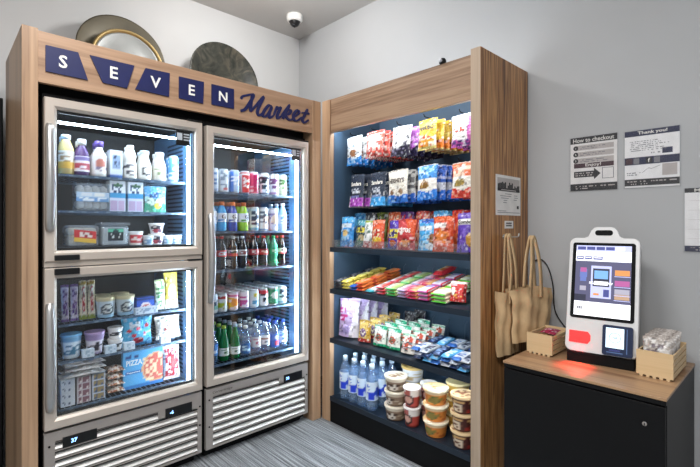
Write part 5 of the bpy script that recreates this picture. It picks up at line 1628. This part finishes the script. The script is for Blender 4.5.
# ------------------------------------------------------------------ tote bags hanging on the shelving side
def tote(label, x, y, rz, w, h, ztop, hookz, seed):
    """a limp kraft tote on two long flat straps; its broad face looks towards +x"""
    t = thing('tote_bag', label, 'bag', (x, y, ztop - h), rz)
    rnd = random.Random(seed)
    ph = [rnd.uniform(0, 6) for _ in range(4)]

    def S(u, v, sd):
        fold = .010 * math.sin(u * 14 + ph[0] + v * 3) + .006 * math.sin(u * 27 + ph[1]) + .004 * math.sin(v * 17 + u * 6 + ph[2])
        thick = .024 * math.sin(math.pi * min(1, max(0, u))) ** .5 * (1.0 - .25 * v)
        yy = (u - .5) * w * (1 - .10 * (1 - v)) + .012 * math.sin(v * 5 + ph[3])
        return (sd * thick + fold * (.4 + .6 * v), yy, v * h + .014 * math.sin(u * 5 + ph[1]) * v)
    b = B()
    b.grid(lambda u, v: S(u, v, 1), 26, 26)
    b.grid(lambda u, v: S(u, v, -1), 26, 26, flip=True)
    b.grid(lambda u, v: tuple(Vector(S(u, 0, -1)).lerp(Vector(S(u, 0, 1)), v)), 26, 1)
    obj('bag_body', b, KRAFT, t, fix=False)
    for sd in (-1, 1):
        p0, p1 = Vector(S(.36, .97, sd)), Vector(S(.62, .97, sd))
        top = hookz - (ztop - h)
        pts = spline([p0 + Vector((0, 0, -.05)), p0, p0 + Vector((0, .012, (top - h) * .5)), (sd * .006, -.012, top - .02), (sd * .006, 0, top), (sd * .006, .014, top - .02), p1 + Vector((0, -.012, (top - h) * .5)), p1, p1 + Vector((0, 0, -.05))], 5)
        v, f = [], []
        n = len(pts)
        for i, p in enumerate(pts):
            tn = (pts[min(i + 1, n - 1)] - pts[max(i - 1, 0)]).normalized()
            sdv = tn.cross(Vector((1, 0, 0))).normalized() * .014
            for e in (-1, 1):
                for o_ in (0, .002):
                    v.append(p + sdv * e + Vector((sd * (.002 + o_), 0, 0)))
        for i in range(n - 1):
            a = i * 4
            f += [[a, a + 2, a + 6, a + 4], [a + 1, a + 5, a + 7, a + 3], [a, a + 4, a + 5, a + 1], [a + 2, a + 3, a + 7, a + 6]]
        b = B().add(v, f, 0, True)
        obj('strap', b, KRAFT, t)
    return t


hk = thing('wall_hook', 'small steel hook on the striped side panel, holding the tote bags', 'hook', (-1.1545, 2.285, 1.34))
obj('hook_stem', B().tube([(0, 0, 0), (.075, 0, 0), (.085, 0, .004), (.088, 0, .02)], .004), SILVER, hk)
obj('hook_plate', B().lathe([(.014, 0), (.014, .004), (.004, .005)], 16), SILVER, hk).rotation_euler = (0, R(90), 0)
tote('kraft tote hanging nearest the striped side panel', -1.118, 2.265, R(-3), .25, .35, 1.055, 1.345, 3)
tote('wider kraft tote hanging in front of the other one', -1.035, 2.375, R(-14), .34, .285, 1.060, 1.335, 8)

# ------------------------------------------------------------------ paper notices
PAPER = mat('notice_paper', 'f0eeec', .55)
PAPER_W = mat('notice_white', 'fafafa', .55)
CHAR = mat('charcoal_print', '26262a', .55)
DNAVY = mat('dark_navy_print', '242a4c', .55)
GREYP = mat('grey_print', 'c2bbb8', .55)
MIDG = mat('mid_grey_print', '85858a', .55)
MAROON = mat('maroon_print', '4a3038', .55)
HOLDER = thin_glass('acrylic_sleeve', (.985, .985, .99, 1), .03, .04, .0)


def notice(name, label, x0, x1, z0, z1, paint_fn, paper, rot=0.0):
    """sheet in an acrylic sleeve on the right wall; 0..1 coordinates across and up"""
    w, h = x1 - x0, z1 - z0
    t = thing(name, label, 'notice', ((x0 + x1) / 2, YW - .0006, (z0 + z1) / 2), rot=(0, rot, 0))
    obj('backing', B().box(-w / 2, w / 2, -.003, 0, -h / 2, h / 2), paper, t)
    b = B()

    layer = [0]

    def P(u, v):
        return ((u - .5) * w, -.0034 - .00005 * layer[0], (v - .5) * h)

    def r(u0, v0, u1, v1, mi):
        layer[0] += 1
        b.add([P(u0, v0), P(u1, v0), P(u1, v1), P(u0, v1)], [[0, 1, 2, 3]], mi)

    def tx(s, u, v, size, mi, width=None, bold=.03):
        write(b, s, (u - .5) * w, (v - .5) * h, size, lambda a, c: (a, -.0040 - .00005 * layer[0], c), bold, width, mi)

    def dots(u0, v0, u1, v1, n, m, dens, mi, seed):
        rn = random.Random(seed)
        for j in range(m):
            for i in range(n):
                if rn.random() < dens:
                    a0, a1 = u0 + (u1 - u0) * i / n, u0 + (u1 - u0) * (i + 1) / n
                    c0, c1 = v0 + (v1 - v0) * j / m, v0 + (v1 - v0) * (j + 1) / m
                    b.add([(p[0], p[1] - .0003, p[2]) for p in (P(a0, c0), P(a1, c0), P(a1, c1), P(a0, c1))], [[0, 1, 2, 3]], mi)

    def circ(u, v, rad, mi):
        c = P(u, v)
        b.add([(c[0] + rad * math.cos(R(a)), c[1] - .0002, c[2] + rad * math.sin(R(a))) for a in range(0, 360, 20)], [list(range(18))], mi)
    paint_fn(r, tx, dots, circ, b, P)
    obj('print', b, [CHAR, WHITE_INK, GREYP, DNAVY, MIDG, MAROON, PAPER], t, fix=False)
    obj('clear_sleeve', B().box(-w / 2 - .006, w / 2 + .006, -.0082, -.0066, -h / 2 - .006, h / 2 + .004), HOLDER, t)
    return t


def how(r, tx, dots, circ, b, P):
    r(0, .885, 1, 1, 0)
    tx('How to checkout', .5, .942, .023, 1, .205, .015)
    for k, v in enumerate((.80, .68, .56)):
        r(.10, v - .045, .93, v + .045, 2)
        circ(.12, v, .013, 0)
        tx(str(k + 1), .12, v, .010, 1)
        dots(.22, v + .005, .75, v + .020, 26, 1, .7, 4, k)
        dots(.22, v - .025, .60 + .1 * k, v - .012, 24, 1, .6, 4, k + 9)
    r(.08, .425, .93, .51, 5)
    tx('Enjoy!', .5, .468, .022, 1, .078, .015)
    b.add([P(.08, .25), P(.52, .25), P(.52, .20), P(.66, .305), P(.52, .41), P(.52, .36), P(.08, .36)], [[0, 1, 2, 3, 4, 5, 6]], 0)
    dots(.11, .315, .5, .335, 18, 1, .6, 2, 31)
    dots(.11, .275, .5, .295, 18, 1, .6, 2, 32)
    r(.69, .205, .93, .405, 4)
    r(.705, .215, .915, .395, 6)
    r(0, 0, 1, .13, 0)
    dots(.05, .07, .95, .09, 40, 1, .55, 2, 33)
    dots(.12, .03, .4, .05, 14, 1, .6, 2, 34)


def thanks(r, tx, dots, circ, b, P):
    r(0, .90, 1, 1, 3)
    tx('Thank you!', .52, .948, .021, 1, .125)
    for k in range(6):
        dots(.10 + .02 * (k % 2), .80 - .032 * k, .62 + .22 * ((k * 7) % 3) / 2, .812 - .032 * k, 34, 1, .62, 4, 40 + k)
    r(.70, .565, .88, .66, 3)
    dots(.50, .58, .66, .60, 8, 1, .5, 4, 55)
    r(0, .40, 1, .53, 3)
    r(.02, .415, .15, .515, 5)
    r(.17, .415, .28, .515, 4)
    r(.40, .415, .52, .515, 0)
    tx('f', .46, .465, .020, 1)
    r(.55, .415, .66, .515, 4)
    r(.70, .19, .96, .385, 2)
    dots(.04, .25, .30, .265, 16, 1, .6, 4, 61)
    dots(.04, .215, .24, .23, 14, 1, .6, 4, 62)
    for (a, c) in (((.33, .25), (.46, .33)), ((.46, .33), (.50, .31)), ((.50, .31), (.66, .36))):
        b.add([P(a[0], a[1]), P(c[0], c[1]), P(c[0], c[1] + .007), P(a[0], a[1] + .007)], [[0, 1, 2, 3]], 4)
    r(0, .03, 1, .145, 0)
    dots(.05, .095, .95, .115, 44, 1, .6, 2, 63)
    dots(.12, .05, .45, .07, 16, 1, .6, 2, 64)


def third(r, tx, dots, circ, b, P):
    r(0, .93, 1, 1, 0)
    tx('MARKET', .42, .965, .015, 1, .12)
    r(0, .0, 1, .09, 3)
    dots(.10, .055, .9, .07, 36, 1, .6, 2, 71)
    dots(.18, .02, .6, .035, 20, 1, .6, 2, 72)
    for k in range(5):
        r(.06, .80 - .15 * k, .94, .803 - .15 * k, 2)


notice('checkout_notice', 'How to checkout notice with three numbered lines and an arrow on the grey wall', -.912, -.679, 1.596, 1.893, how, PAPER)
notice('thank_you_notice', 'Thank you notice with a navy header on the grey wall', -.645, -.414, 1.597, 1.888, thanks, PAPER_W)
notice('market_notice', 'plain white notice cut off at the right edge of the photo', -.395, -.165, 1.279, 1.580, third, PAPER_W)


def side_notice(name, label, y0, y1, z0, z1, fn):
    t = thing(name, label, 'notice', (-1.1546, (y0 + y1) / 2, (z0 + z1) / 2))
    w, h = y1 - y0, z1 - z0
    obj('paper', B().box(0, .0012, -w / 2, w / 2, -h / 2, h / 2), PAPER, t)
    b = B()

    def r(u0, v0, u1, v1, mi, e=0):
        b.add([(.0016 + e, (u - .5) * w, (v - .5) * h) for u, v in ((u0, v0), (u1, v0), (u1, v1), (u0, v1))], [[0, 1, 2, 3]], mi)
    fn(r)
    obj('print', b, [CHAR, MIDG, GREYP], t, fix=False)
    return t


def sheet(r):
    r(.06, .66, .96, .93, 2)
    rn = random.Random(5)
    for k in range(16):
        u = .07 + .055 * k
        r(u, .66, u + .05, .68 + .16 * rn.random(), 0, .0002)
    r(.06, .60, .96, .67, 0, .0003)
    r(.2, .625, .8, .645, 2, .0005)
    for k, (u0, u1) in enumerate(((.35, .62), (.16, .6), (.2, .5), (.3, .44), (.28, .42), (.72, .86), (.72, .88), (.7, .84))):
        r(u0, .53 - .055 * (k % 5) - .03 * (k > 4), u1, .545 - .055 * (k % 5) - .03 * (k > 4), 1)
    r(.84, .17, .92, .25, 0)
    r(.06, .06, .96, .075, 1)
    r(.06, .10, .4, .115, 1)


def small_tag(r):
    for k in range(2):
        for j in range(6):
            r(.16 + .11 * j, .58 - .3 * k, .25 + .11 * j, .78 - .3 * k, 0)


side_notice('event_sheet', 'white printed sheet taped to the striped side panel', 2.194, 2.490, 1.460, 1.683, sheet)
side_notice('price_tag', 'small white tag above the tote bags', 2.296, 2.398, 1.386, 1.429, small_tag)

# ------------------------------------------------------------------ cable behind the tote bags
cbp = spline([(-1.12, 2.592, 1.19), (-1.07, 2.590, 1.20), (-1.03, 2.588, 1.15), (-1.005, 2.588, 1.05), (-.99, 2.588, .90), (-.90, 2.588, .79), (-.80, 2.56, .757), (-.70, 2.47, .757)], 6)
tag(obj('power_cable', B().tube(cbp, .0035, 8), BLACK), 'black cable looping down the grey wall behind the tote bags', 'cable')
